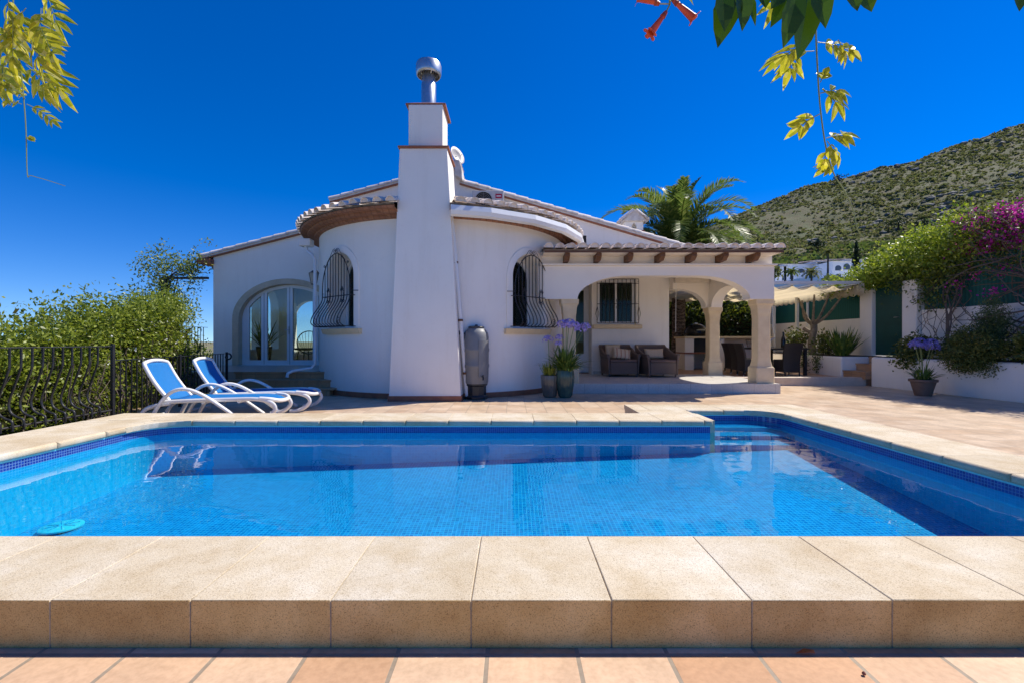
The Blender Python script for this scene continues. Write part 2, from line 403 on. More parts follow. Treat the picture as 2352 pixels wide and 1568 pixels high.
def run(axis, a, bb, lo, hi, start, step, inner, zb=0.104):
    ks = [a]; x = start
    while x < bb-0.05:
        if x > a+0.05: ks.append(x)
        x += step
    ks.append(bb)
    for k0, k1 in zip(ks[:-1], ks[1:]):
        gp = 0.0013
        tb = bmesh.new()
        if axis == 'x': stone(tb, k0+gp, k1-gp, lo, hi, inner, zb)
        else: stone(tb, lo, hi, k0+gp, k1-gp, inner, zb)
        es = [e for e in tb.edges if len(e.link_faces) == 2 and e.calc_face_angle(0) > R(50)]
        bmesh.ops.bevel(tb, geom=es, offset=0.0045, segments=2, affect='EDGES', profile=0.5, clamp_overlap=True)
        for v in tb.verts: v.co.z += random.uniform(-0.0006, 0.0006)
        me_ = bpy.data.meshes.new('t'); tb.to_mesh(me_); tb.free(); cb_.from_mesh(me_); bpy.data.meshes.remove(me_)
J0 = -0.147-0.505*10
run('x', -5.05, 4.14, 1.636, 2.2, J0, 0.505, ['n'], -0.002)
run('x', -5.05, 2.38, 5.37, 5.93, J0-0.1, 0.505, ['s'])
run('x', 1.66, 4.14, 6.19, 6.75, J0, 0.505, ['s'])
run('y', 5.93, 6.19, 1.66, 2.38, 0, 9, ['e'])
run('y', 2.2, 6.19, 3.5, 4.14, 2.2, 0.505, ['w'])
run('y', 2.2, 5.37, -5.05, -4.2, 2.2, 0.505, ['e'])
# curved corner stones
def corner(cx, cy, sx, sy, r):
    """concave fillet in the pool corner (cx, cy); sx, sy point into the pool"""
    mb = MB(); pts = [(cx, cy)]
    for k in range(9):
        a = (math.pi/2)*k/8
        pts.append((cx+sx*(r-r*math.sin(a)), cy+sy*(r-r*math.cos(a))))
    tb = bmesh.new(); me_ = mb.prism([(x, y, 0.0) for x, y in pts], (0, 0, 0.104), (0, 0, CT-0.0015)).mesh('t')
    tb.from_mesh(me_); bmesh.ops.recalc_face_normals(tb, faces=tb.faces[:])
    es = [e for e in tb.edges if all(v.co.z > 0.1 for v in e.verts) and not any((Vector((v.co.x, v.co.y))-Vector((cx, cy))).length < 1e-4 for v in e.verts)]
    bmesh.ops.bevel(tb, geom=es, offset=0.03, segments=4, affect='EDGES', profile=0.5, clamp_overlap=True)
    tb.to_mesh(me_); tb.free(); cb_.from_mesh(me_); bpy.data.meshes.remove(me_)
corner(-4.2, 5.37, 1, -1, 0.42); corner(3.5, 6.19, -1, -1, 0.35)
me = bpy.data.meshes.new('pool_coping'); bmesh.ops.recalc_face_normals(cb_, faces=cb_.faces[:]); cb_.to_mesh(me); cb_.free()
o = struct('pool_coping', me, M['coping'], smooth=40, recalc=False)
for p_ in o.data.polygons:
    if max(abs(c_) for c_ in p_.normal) > 0.9995: p_.use_smooth = False
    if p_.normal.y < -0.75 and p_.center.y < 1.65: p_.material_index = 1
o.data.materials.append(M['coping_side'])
kb_ = MB()
for a in ((-5.04, 2.41, 5.41, 5.92), (1.67, 2.34, 5.92, 6.23), (1.67, 4.13, 6.23, 6.74), (3.54, 4.13, 2.2, 6.23), (-5.04, -4.24, 2.2, 5.41)): kb_.box(a[0], a[1], a[2], a[3], -0.3, 0.165)
kb_.box(-5.04, 4.13, 1.643, 2.19, -0.3, 0.165)
struct('coping_base', kb_, M['coping'])
# basin
e_ = 0.03
path = [(-4.2-e_, 2.2-e_), (3.5+e_, 2.2-e_)]
def arcp(cx, cy, sx, sy, r, rev=False):
    p = [(cx+sx*(r-r*math.sin(math.pi/2*k/8)), cy+sy*(r-r*math.cos(math.pi/2*k/8))) for k in range(9)]
    return p[::-1] if rev else p
path += arcp(3.5+e_, 6.19+e_, -1, -1, 0.35, True)[::-1][::-1] if False else [(p[0], p[1]) for p in sorted(arcp(3.5+e_, 6.19+e_, -1, -1, 0.35), key=lambda q: q[1]-q[0])]
path += [(2.38-e_, 6.19+e_), (2.38-e_, 5.37+e_)]
path += [(p[0], p[1]) for p in sorted(arcp(-4.2-e_, 5.37+e_, 1, -1, 0.42), key=lambda q: -q[0]-q[1]*0+0)]
def fz(x, y): return -0.17-0.033*(3.5-x)-0.075*(5.5-min(y, 5.5))
n = len(path); bv = MB(); bands = [(0.135, 0.09), (0.09, WZ-0.002), (WZ-0.002, None)]; mi = []
for i in range(n):
    p, q = path[i], path[(i+1) % n]
    for k, (za, zb) in enumerate(bands):
        z0 = fz(*p)-0.01 if zb is None else zb; z1 = fz(*q)-0.01 if zb is None else zb
        bv.add([(p[0], p[1], za), (q[0], q[1], za), (q[0], q[1], z1), (p[0], p[1], z0)], [(0, 1, 2, 3)]); mi.append(k)
    # underside of the coping lip
bv.add([(x_, y_, fz(x_, y_)) for x_, y_ in ((-4.3,2.1),(3.6,2.1),(3.6,5.5),(3.6,6.3),(-4.3,6.3),(-4.3,5.5))], [(0,1,2,5),(5,2,3,4)]); mi += [3, 3]
me = bv.mesh('pool_basin'); o = bpy.data.objects.new('pool_basin', me); COL.objects.link(o); o['kind'] = 'structure'
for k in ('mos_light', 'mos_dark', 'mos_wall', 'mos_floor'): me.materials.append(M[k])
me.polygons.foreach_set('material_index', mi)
st = MB()
for k in range(3): st.box(2.36, 3.54, 5.42+0.26*k, 6.25, -0.26, -0.125+0.055*k)
struct('pool_steps', st, M['mos_floor'], bevel=0.01)
w = MB(); w.add([(-4.23,2.17,WZ),(3.53,2.17,WZ),(3.53,5.4,WZ),(3.53,6.22,WZ),(2.35,6.22,WZ),(2.35,5.4,WZ),(-4.23,5.4,WZ)], [(0,1,2,5,6),(5,2,3,4)])
struct('pool_water', w, M['water'], recalc=False)
dr = thing('pool_drain', 'round pale turquoise drain cover lying on the pool floor', 'drain cover', (-3.93, 3.97, fz(-3.93, 3.97)+0.004))
obj('cover', MB().lathe([(0.0, 0.0), (0.15, 0.0), (0.15, 0.012), (0.14, 0.02), (0.0, 0.022)], (0, 0, 0.006), 32, cap=False), plain('drain_plastic', (0.06, 0.55, 0.66), 0.4, (0.04, 0.46, 0.6), 9), dr, local=True, smooth=40)
dq = MB()
for k in range(8):
    a = k*math.pi/4; dq.tube([(0.02*math.cos(a), 0.02*math.sin(a), 0.029), (0.12*math.cos(a), 0.12*math.sin(a), 0.028)], 0.003, 4)
obj('slots', dq, M['mos_floor'], dr, local=True)
# small things lying on the front paving
pet = thing('fallen_petal', 'orange trumpet flower petal fallen below the pool coping', 'petal', (1.03, 1.6, 0.003))
obj('petal_blade', MB().add([(-0.035,0,0.002),(0,-0.008,0.010),(0.032,-0.006,0.006),(0.034,0.004,0.012),(0.0,0.009,0.014)], [(0,1,2,3,4)]), plain('orange_petal', (0.7, 0.16, 0.01), 0.5, (0.5, 0.08, 0.01), 60), pet, local=True)
for (x, y, lb) in ((1.16, 1.50, 'dry brown seed pod on the terracotta paving, nearest the orange petal'), (0.80, 1.42, 'dry brown seed pod at the lower edge of the paving')):
    s_ = thing('seed_pod', lb, 'seed pod', (x, y, 0.007), 0, 'seed pods on the paving')
    obj('pod', MB().lathe([(0.0, -0.006), (0.005, -0.003), (0.0065, 0.0), (0.004, 0.005), (0.0, 0.008)], (0, 0, 0), 9, cap=False), plain('dry_pod', (0.3, 0.1, 0.06), 0.7), s_, local=True, smooth=60)
tw = MB().tube([(-0.012, 0, 0.004), (0, 0.002, 0.003), (0.014, -0.004, 0.004)], 0.0016, 5).tube([(0, 0.002, 0.003), (-0.004, 0.014, 0.005)], 0.0013, 5)
tag(obj('twig', tw, M['soil'], None, bevel=None), 'tiny dark forked twig on the terracotta paving', 'twig').location = (0.495, 1.43, 0.0)

# ================================================================== VILLA
V = thing('villa', 'white single-storey villa with round tower, tall tapering chimney and arched porch', 'villa', (-1.5, 12.0, 0.0))
WY = 12.55
lw_ = MB().prism([(-8.27, 12.6, -0.5), (-3.62, 12.6, -0.5), (-3.62, 12.6, 4.62), (-8.27, 12.6, 3.44)], (0, 0, 0), (0, 0.3, 0))
o = obj('wing_wall', lw_, M['wall'], V)
DX, DH = -6.2, 1.5
cut(o, [MB().prism([(u, 12.0, z) for u, z in arch_pts(DX, DH, 0.45, 1.72, 2.80, 28)], (0, 0, 0), (0, 1.5, 0))])
cwp = [(-3.6,WY,-0.5),(4.33,WY,-0.5),(4.33,WY,3.72),(-1.40,WY,5.40),(-1.40,WY,5.84),(-1.60,WY,5.84),(-4.75,WY,4.98),(-4.75,WY,3.1),(-3.6,WY,3.1)]
o = obj('gable_wall', MB().prism(cwp, (0, 0, 0), (0, 0.3, 0)), M['wall'], V)
cut(o, [MB().box(2.36, 3.42, 12.2, 13.2, 1.56, 2.80), MB().box(1.25, 2.2, 12.2, 13.2, 0.2, 2.72)])
# other walls of the body (they close the rooms)
bw = MB(); bw.box(4.03, 4.33, 12.85, 18.0, -0.5, 3.7); bw.box(-4.75, 4.33, 18.0, 18.3, -0.5, 4.0)
bw.box(-4.75, -4.5, 12.9, 18.0, -0.5, 4.9)
obj('side_wall', bw, M['wall'], V)
o = obj('wing_side_wall', MB().box(-8.27, -7.99, 12.9, 16.9, -0.5, 3.35), M['wall'], V)
cut(o, [MB().prism([(-9, u, z) for u, z in arch_pts(c_, 0.44, 0.85, 2.25, 2.78)], (0, 0, 0), (2, 0, 0)) for c_ in (14.0, 15.15)])
o = obj('rear_wall', MB().box(-8.27, -4.75, 16.9, 17.15, -0.5, 3.35), M['wall'], V)
cut(o, [MB().prism([(u, 16.5, z) for u, z in arch_pts(cx_, 0.62, 0.75, 2.0, 2.6)], (0, 0, 0), (0, 1, 0)) for cx_ in (-7.5, -5.9)])
obj('room_floor', MB().box(-7.99, -4.75, 12.9, 16.9, 0.2, 0.448), M['dining_floor'], V)
obj('room_ceiling', MB().box(-7.99, -4.75, 12.9, 16.9, 3.12, 3.2), M['wall'], V)
obj('partition', MB().box(-4.5, 4.03, 14.2, 14.3, -0.2, 4.6), M['porchwall'], V)
obj('inner_floor', MB().box(-4.5, 4.03, 12.85, 18, 0.1, 0.2), M['dining_floor'], V)
# roofs: slab, verge tiles and brown edge
def roof(x0, z0, x1, z1, y0, y1, flip=False):
    dx, dz = x1-x0, z1-z0; L = math.hypot(dx, dz); ux, uz = dx/L, dz/L; nx, nz = -uz, ux
    if nz < 0: nx, nz = -nx, -nz
    sl_ = MB().prism([(x0, y0+0.02, z0), (x1, y0+0.02, z1), (x1+nx*0.09, y0+0.02, z1+nz*0.09), (x0+nx*0.09, y0+0.02, z0+nz*0.09)], (0, 0, 0), (0, y1-y0, 0))
    r_ = obj('roof', sl_, M['mortar'], V)
    tl = MB(); k = 0.0; st_ = 0.36; lo_first = z1 > z0
    while k < L-0.05:
        a = k; b_ = min(k+st_+0.05, L+0.03); h0, h1 = (0.10, 0.088)
        for yy in (y0+0.09, y0+0.33, y0+0.57):
            pa = (x0+ux*a+nx*0.05, yy, z0+uz*a+nz*0.05); pb = (x0+ux*b_+nx*0.045, yy, z0+uz*b_+nz*0.045)
            if lo_first: tl.barrel(pa, pb, (nx, 0, nz), 0.105, 0.088, fill=True)
            else: tl.barrel(pb, pa, (nx, 0, nz), 0.105, 0.088, fill=True)
        k += st_
    obj('verge_tile', tl, M['tile'], r_, smooth=40)
    obj('verge_edge', MB().prism([(x0, y0+0.02, z0-0.035), (x1, y0+0.02, z1-0.035), (x1, y0+0.02, z1-0.004), (x0, y0+0.02, z0-0.004)], (0, 0, 0), (0, 0.10, 0)), M['terra'], r_)
    return r_
roof(-8.62, 3.36, -4.2, 4.50, 12.50, 17.3)
roof(-5.0, 4.93, -1.40, 5.90, 12.45, 18.4)
roof(4.9, 3.60, -1.44, 5.44, 12.45, 18.4)
ec = MB().prism([(-1.56, 12.3, 5.6), (-1.34, 12.3, 5.46), (-1.36, 12.3, 5.80), (-1.42, 12.3, 6.0), (-1.56, 12.3, 6.03)], (0, 0, 0), (0, 0.5, 0))
obj('ridge_end', ec, M['mortar'], V, bevel=0.03)
obj('eave_board', MB().box(-8.60, -8.25, 12.42, 17.2, 3.22, 3.36), M['terra'], V)
# ----- round tower
TC = Vector((-1.70, 11.7, 0)); TR = 3.0
tw_ = MB(); nseg = 96
tw_.lathe([(TR-0.5, -0.1), (TR, -0.1), (TR, 3.46), (TR-0.5, 3.46), (TR-0.5, -0.1)], TC, nseg, cap=False)
tower = obj('tower_wall', tw_, M['wall'], V)
def frame_at(theta):
    """radial frame of the tower at angle theta (0 faces the camera, positive to +X): origin on the wall, u along, n outwards"""
    n_ = Vector((math.sin(theta), -math.cos(theta), 0)); u_ = Vector((math.cos(theta), math.sin(theta), 0))
    return TC+n_*TR, u_, n_
WIN = [(R(-37.5), 'left'), (R(43.5), 'right')]
ZS = 1.36
cutters = []
for th, _s in WIN:
    o0, u_, n_ = frame_at(th)
    cutters.append(MB().prism([o0+u_*u+Vector((0, 0, z)) for u, z in arch_pts(0, 0.46, ZS, 2.42, 2.9, 20)], n_*0.35, n_*-1.0))
cut(tower, cutters)
finish(tower.data, [], 35)
for th, _s in WIN:
    o0, u_, n_ = frame_at(th); Z = Vector((0, 0, 1))
    def L(u, n__, z): return o0+u_*u+n_*n__+Z*z
    out = arch_pts(0, 0.455, ZS+0.005, 2.42, 2.895, 20); inn = arch_pts(0, 0.385, ZS+0.07, 2.42, 2.82, 20)
    wn = obj('tower_window', MB().prism([L(u, -0.48, z) for u, z in out], (0, 0, 0), n_*0.05), M['trim'], V)
    cut(wn, [MB().prism([L(u, -0.7, z) for u, z in inn], (0, 0, 0), n_*0.5)])
    obj('pane', MB().prism([L(u, -0.465, z) for u, z in inn], (0, 0, 0), n_*0.006), M['dglass'], wn)
    # curved sill
    sm_ = MB(); pts = []
    for (z, r0, r1) in ((ZS-0.11, TR-0.05, TR+0.07), (ZS-0.05, TR-0.05, TR+0.10), (ZS, TR-0.05, TR+0.11)):
        pts.append((z, r0, r1))
    vs = []; K = 12
    for k in range(K+1):
        a = th-math.pi/2+(k/K-0.5)*2*0.66/TR
        dv = Vector((math.cos(a), math.sin(a), 0))
        for r_, z in ((TR-0.42, ZS-0.11), (TR+0.06, ZS-0.11), (TR+0.085, ZS-0.05), (TR+0.10, ZS-0.002), (TR-0.42, ZS-0.002)): vs.append(TC+dv*r_+Z*z)
    fs = [tuple(range(5)), tuple(range(K*5, K*5+5))]
    for k in range(K):
        for j in range(5): fs.append((k*5+j, k*5+(j+1) % 5, (k+1)*5+(j+1) % 5, (k+1)*5+j))
    obj('sill', MB().add(vs, fs), M['limestone'], wn)
    # raised arched surround following the wall
    ring = MB(); vs = []; prof = [(0.60, 0.0), (0.60, 0.022), (0.585, 0.03), (0.47, 0.03), (0.46, 0.0)]
    pathpts = []
    for k in range(6): pathpts.append((1, ZS+(2.42-ZS)*k/6, 0))
    nn = 24; outl = []
    def onwall(u, z, off):
        a = th-math.pi/2+u/TR; return TC+Vector((math.cos(a), math.sin(a), 0))*(TR+off)+Z*z
    seq = [(0.0, k/6) for k in range(6)]+[(math.pi*k/nn, 1) for k in range(nn+1)]+[(math.pi, 1-k/6) for k in range(1, 7)]
    for ang, f in seq:
        for h_, off in prof:
            u = h_*math.cos(ang); z = (ZS+(2.42-ZS)*f) if ang in (0.0, math.pi) and f < 1 else 2.42+(h_+0.03)*math.sin(ang)
            vs.append(onwall(u, z, off))
    fs = []
    for k in range(len(seq)-1):
        for j in range(4): fs.append((k*5+j, k*5+j+1, (k+1)*5+j+1, (k+1)*5+j))
    obj('surround', MB().add(vs, fs), M['wall'], wn, smooth=40)
    # pot-bellied iron grille
    gr = MB(); gb = ZS+0.035
    def belly(z):
        h_ = z-gb
        if h_ > 0.62: return 0.09
        q = h_/0.62
        return 0.09+0.24*math.sin(math.pi*min(1, (1-q)/0.86)*0.5)**2 if q > 0.14 else 0.33-0.10*((0.14-q)/0.14)**2
    HW = 0.50; SP = 2.20; TOPZ = 2.88
    def hw(z): return HW if z < SP else HW*math.sqrt(max(0, 1-((z-SP)/(TOPZ-SP))**1.75))
    nb = 11
    for k in range(nb):
        u = -HW+2*HW*k/(nb-1); zt = gb
        zt = SP+(TOPZ-SP)*max(0, 1-(abs(u)/HW)**2)**(1/1.75)
        ptsb = []
        N_ = 22
        for i in range(N_+1):
            z = zt+(gb-zt)*i/N_; bl = belly(z); fl = 1+0.06*(bl-0.09)/0.24
            ptsb.append(L(u*fl, bl, z))
        if 0 < k < nb-1: ptsb.append(L(u*1.06, 0.16, gb-0.005)); gr.tube(ptsb, 0.0095, 5)
        else: gr.tube(ptsb, 0.011, 5)
    arc = []
    for k in range(33):
        u = HW*math.cos(math.pi*k/32); arc.append(L(u, 0.09, SP+(TOPZ-SP)*max(0, 1-(abs(u)/HW)**2)**(1/1.75)))
    gr.tube(arc, 0.010, 5)
    for hz, off in ((gb+0.62, 0.09), (gb+0.005, 0.24)):
        f_ = 1.05 if off > 0.2 else 1.0
        gr.tube([L(-HW*f_, off, hz), L(HW*f_, off, hz)], 0.009, 5)
    for sg in (-1, 1):
        gr.tube([L(sg*HW*1.05, 0.24, gb+0.005), L(sg*HW*1.05, -0.02, gb+0.005)], 0.009, 5)
        gr.tube([L(sg*HW, 0.09, 2.1), L(sg*(HW+0.13), -0.01, 2.1)], 0.008, 5)
        gr.tube([L(sg*HW*0.99, 0.09, gb+0.62), L(sg*(HW+0.02), -0.01, gb+0.62)], 0.008, 5)
        # scrolls: on top, at the sides and in the lower corners
        def scroll(cu, cn, cz, r, turns, start, dirn, planeu=True):
            p = []
            for i in range(int(14*turns)+1):
                a = start+dirn*2*math.pi*i/14; rr = r*(1-0.75*i/(14*turns))
                p.append(L(cu+rr*math.cos(a), cn, cz+rr*math.sin(a)))
            gr.tube(p, 0.006, 4)
        scroll(sg*0.05, 0.09, TOPZ+0.05, 0.05, 1.4, math.pi/2 if sg > 0 else math.pi/2, sg)
        gr.tube([L(sg*0.05, 0.09, TOPZ+0.10), L(sg*0.10, 0.09, TOPZ+0.09), L(sg*0.22, 0.09, TOPZ-0.06), L(sg*0.33, 0.09, TOPZ-0.16)], 0.006, 4)
        scroll(sg*0.42, 0.09, 2.66, 0.035, 1.3, 0, sg)
        scroll(sg*0.44, 0.30, gb+0.1, 0.085, 1.5, -math.pi/2, -sg)
        for uu in (sg*0.25,):
            for dz in (0.11, -0.11):
                scroll(uu-0.04, 0.10, gb+0.62+dz, 0.035, 1.2, 0, 1); scroll(uu+0.04, 0.10, gb+0.62+dz, 0.035, 1.2, math.pi, -1)
            gr.tube([L(uu, 0.10, gb+0.80), L(uu-0.045, 0.10, gb+0.62), L(uu, 0.11, gb+0.44), L(uu+0.045, 0.10, gb+0.62), L(uu, 0.10, gb+0.80)], 0.006, 4)
    obj('grille', gr, M['black'], wn, smooth=60)
# skirting round the tower
obj('skirting', MB().lathe([(TR+0.014, 0.0), (TR+0.014, 0.10), (TR, 0.104)], TC, nseg, R(180), R(360), cap=False), M['terra'], V)
# soffit, eave and tiled roof
sf = MB().lathe([(TR-0.02, 3.45), (TR+0.10, 3.462), (TR+0.11, 3.50), (TR+0.24, 3.51), (TR+0.25, 3.55), (TR+0.38, 3.56), (TR+0.40, 3.60), (TR+0.05, 3.72)], TC, nseg, R(-90+9.5), R(270-7.7), cap=False)
obj('tower_eave', sf, brickmat('eave_brick', 0.12, (0.32, 0.14, 0.075), (0.38, 0.18, 0.10), (0.24, 0.11, 0.06), 0.012, 'xy', (-20, -20), 0.8, ((0.8, 0.8, 0.8), (1.1, 1.1, 1.1)), 0.2), V)
obj('tower_roof_bed', MB().lathe([(TR+0.41, 3.605), (TR+0.41, 3.64), (2.45, 3.94)], TC, nseg, R(-90+9.5), R(270-7.7), cap=False).lathe([(2.45, 3.94), (1.2, 4.36), (0.0, 4.40)], TC, nseg, cap=False), M['tilebed'], V)
rt = MB(); NT = 84
for k in range(NT):
    a = 2*math.pi*k/NT; dv = Vector((math.cos(a), math.sin(a), 0)); sl2 = 0.33
    if abs((math.degrees(a)-270.9+180) % 360-180) < 9.2: continue
    for j, (ra, rb) in enumerate(((3.47, 3.02), (3.06, 2.55), (2.60, 2.05))):
        za = 3.648+(3.41-ra)*sl2+0.03; zb = 3.648+(3.41-rb)*sl2+0.01
        ja = random.uniform(-0.008, 0.008)
        f_ = ra/3.47
        rt.barrel(TC+dv*ra+Z*(za+ja), TC+dv*rb+Z*(zb+ja), (0, 0, 1), 0.088*f_+0.004, 0.068*f_+0.004, fill=True)
obj('tower_roof_tiles', rt, M['tile'], V, smooth=40)
# gutter on the right part of the eave, faceted
gu = MB(); vs = []; angs = [R(9.7), R(22), R(38), R(54), R(70), R(84)]
for a in angs:
    dv = Vector((math.sin(a), -math.cos(a), 0)); rr = 3.52/math.cos(R(7.5))*0.995
    for r_, z in ((rr-0.14, 3.57), (rr-0.02, 3.575), (rr, 3.48), (rr-0.03, 3.41), (rr-0.12, 3.39)): vs.append(TC+dv*r_+Z*z)
fs = [tuple(range(5)), tuple(range(25, 30))]
for k in range(5):
    for j in range(5): fs.append((k*5+j, k*5+(j+1) % 5, (k+1)*5+(j+1) % 5, (k+1)*5+j))
obj('gutter', MB().add(vs, fs), M['trim'], V)
# ----- chimney
CX = -1.655
def ring4(cx, hw_, y0, y1, z): return [(cx-hw_, y0, z), (cx+hw_, y0, z), (cx+hw_, y1, z), (cx-hw_, y1, z)]
ch = MB(); vs = ring4(-1.61, 0.67, 8.40, 9.3, 0)+ring4(-1.66, 0.445, 8.52, 9.42, 4.71)
ch.add(vs, [(3,2,1,0),(4,5,6,7),(0,1,5,4),(1,2,6,5),(2,3,7,6),(3,0,4,7)])
chim = obj('chimney', ch, M['wall'], V, bevel=(0.012, 2))
obj('shoulder_tile', MB().box(CX-0.475, CX+0.475, 8.48, 9.46, 4.712, 4.745), M['terra'], chim)
obj('chimney_stack', MB().box(CX-0.315, CX+0.335, 8.66, 9.32, 4.745, 5.60), M['wall'], chim, bevel=(0.01, 2))
cp = MB(); vs = ring4(CX+0.01, 0.38, 8.66, 9.42, 5.60)+ring4(CX+0.01, 0.38, 8.66, 9.42, 5.63)+ring4(CX+0.01, 0.20, 8.84, 9.24, 5.73)
cp.add(vs, [(3,2,1,0),(8,9,10,11)]+[(i, (i+1) % 4, 4+(i+1) % 4, 4+i) for i in range(4)]+[(4+i, 4+(i+1) % 4, 8+(i+1) % 4, 8+i) for i in range(4)])
obj('chimney_cap', cp, M['terra'], chim)
FC = (CX+0.0, 9.04, 0)
obj('flue', MB().lathe([(0.142, 5.70), (0.142, 6.20), (0.13, 6.22), (0.13, 6.44)], FC, 28), M['metal'], chim, smooth=40)
obj('cowl', MB().lathe([(0.23, 6.36), (0.245, 6.38), (0.25, 6.42), (0.25, 6.56), (0.235, 6.60), (0.0, 6.63), (0.0, 6.61), (0.23, 6.55), (0.235, 6.42), (0.222, 6.38), (0.215, 6.36), (0.23, 6.36)], FC, 32, cap=False), M['metal'], chim, smooth=40)
for k in range(4):
    cc = MB()
    a = k*math.pi/2+0.5; cc.tube([(FC[0]+0.12*math.cos(a), FC[1]+0.12*math.sin(a), 6.36), (FC[0]+0.24*math.cos(a), FC[1]+0.24*math.sin(a), 6.45)], 0.01, 5)
    obj('cowl_bracket', cc, M['metal'], chim)
obj('skirting', MB().add(ring4(-1.61, 0.684, 8.386, 8.9, 0)+ring4(-1.612, 0.679, 8.391, 8.9, 0.10), [(4,5,6,7),(0,1,5,4),(1,2,6,5),(2,3,7,6),(3,0,4,7)]), M['terra'], chim)
# downpipes
dp = MB().tube([(-1.16, 8.62, 3.55), (-1.13, 8.66, 3.3), (-0.93, 8.70, 0.9), (-0.86, 8.72, 0.06)], 0.04, 10)
obj('downpipe', dp, M['trim'], V, smooth=60)
for z, x in ((2.6, -1.072), (1.5, -0.98), (0.5, -0.895)): obj('pipe_bracket', MB().lathe([(0.047, -0.02), (0.047, 0.02)], (x, 8.68, z), 12), M['brown'], V)
d2 = MB().tube([(-4.70, 10.35, 3.30), (-4.64, 10.3, 3.15), (-4.44, 10.12, 3.02), (-4.35, 10.05, 2.9), (-4.35, 10.05, 0.62), (-4.40, 9.98, 0.52), (-4.72, 9.80, 0.47), (-4.80, 9.74, 0.42), (-4.81, 9.73, 0.34)], 0.034, 10)
obj('downpipe', d2, M['trim'], V, smooth=60)
obj('rain_hopper', MB().box(-4.82, -4.55, 10.25, 10.48, 3.25, 3.42), M['trim'], V, bevel=0.02)
# ----- arched glazed door
sp_out = arch_pts(DX, DH+0.03, 0.45, 1.72, 2.83, 32); sp_in = arch_pts(DX, DH-0.15, 0.44, 1.68, 2.68, 32)
dr_ = obj('arch_surround', MB().prism([(u, 12.57, z) for u, z in sp_out], (0, 0, 0), (0, 0.25, 0)), M['sandstone'], V)
cut(dr_, [MB().prism([(u, 12.2, z) for u, z in arch_pts(DX, DH-0.14, 0.2, 1.68, 2.68, 32)], (0, 0, 0), (0, 1.2, 0))])
df = MB().prism([(u, 12.74, z) for u, z in arch_pts(DX, DH-0.145, 0.45, 1.68, 2.675, 32)], (0, 0, 0), (0, 0.07, 0))
fr_ = obj('glazed_door', df, M['trim'], V)
def panel_cut(u0, u1, off):
    """one pane opening: between u0 and u1, under the arch inset by off"""
    pts = [(u0, 0.58 if off < 0.13 else 0.6), (u1, 0.58 if off < 0.13 else 0.6)]
    hh, tt = DH-0.145-off, 2.675-1.68-off
    for k in range(11):
        u = u1+(u0-u1)*k/10; q = max(0.0, 1-((u-DX)/hh)**2); pts.append((u, 1.68+tt*math.sqrt(q)))
    return pts
panes = [(-7.36, -7.02), (-6.86, -6.30), (-6.14, -5.58), (-5.42, -5.06)]
cut(fr_, [MB().prism([(u, 12.3, z) for u, z in panel_cut(a, b_, 0.09)], (0, 0, 0), (0, 1, 0)) for a, b_ in panes])
for a, b_ in panes:
    obj('pane', MB().prism([(u, 12.775, z) for u, z in panel_cut(a-0.005, b_+0.005, 0.085)], (0, 0, 0), (0, 0.006, 0)), M['glass'], fr_)
obj('handle', MB().tube([(-6.24, 12.735, 1.42), (-6.24, 12.70, 1.42), (-6.34, 12.69, 1.42)], 0.012, 6).box(-6.255, -6.225, 12.728, 12.742, 1.30, 1.52), M['metal'], fr_)
gv = MB()
for x in (-6.22, -6.94, -5.5): gv.box(x-0.004, x+0.004, 12.736, 12.75, 0.47, 2.6 if x == -6.22 else 2.45)
obj('door_gap', gv, M['dark'], fr_)
# entrance terrace and steps
obj('terrace', MB().box(-8.4, -4.3, 9.9, 12.6, -0.02, 0.45), brickmat('terrace_tile', 0.33, (0.5, 0.4, 0.32), (0.55, 0.45, 0.36), (0.35, 0.3, 0.25), 0.006, 'xy', (-20, -20), 0.3, ((0.9, 0.9, 0.9), (1.05, 1.05, 1.05)), 0.1), V)
es_ = MB()
for k, (y0, z1) in enumerate(((9.84, 0.45), (9.55, 0.30), (9.25, 0.15))):
    es_.box(-6.0, -3.72-0.0*k, y0+0.03, 9.9 if k == 0 else 10.2, -0.005*k-0.01, z1-0.034 if k else z1-0.034)
    es_.box(-6.02, -3.74+0.06*k, y0, 9.9 if k == 0 else 10.2, z1-0.034, z1+0.002*(k == 0))
obj('entrance_steps', es_, M['steptile'], V, bevel=0.006)
# ----- porch (naya)
PY0, PY1 = 9.72, 10.04
pf = obj('porch_floor', MB().box(1.0, 5.70, 9.66, 12.55, -0.02, 0.208), [M['porchfloor'], M['porchface']], V)
for p_ in pf.data.polygons: p_.material_index = 0 if p_.normal.z > 0.5 else 1
# front arch wall
ax0, ax1 = 1.40, 5.09
fa = obj('porch_arch', MB().box(0.55, 5.60, PY0, PY1, 2.0, 2.71), M['porchwall'], V)
def flat_arch(x0, x1, z0, rise, rx, n=14):
    pts = [(x0, z0-0.3), (x1, z0-0.3)]
    for k in range(n+1): a = math.pi/2*k/n; pts.append((x1-rx+rx*math.cos(a), z0+rise*math.sin(a)))
    for k in range(n+1): a = math.pi/2*(1-k/n); pts.append((x0+rx-rx*math.cos(a), z0+rise*math.sin(a)))
    return pts
cut(fa, [MB().prism([(u, 9.0, z) for u, z in flat_arch(ax0, ax1, 2.0, 0.50, 1.15)], (0, 0, 0), (0, 2, 0))])
sa = obj('porch_side_arch', MB().box(5.30, 5.59, PY1, 12.60, 2.0, 2.84), M['porchwall'], V)
cut(sa, [MB().prism([(4.9, u, z) for u, z in flat_arch(10.12, 12.1, 2.0, 0.46, 0.85)], (0, 0, 0), (1, 0, 0))])
ra = obj('porch_rear_arch', MB().box(4.335, 5.30, 12.25, 12.55, 2.0, 2.84), M['porchwall'], V)
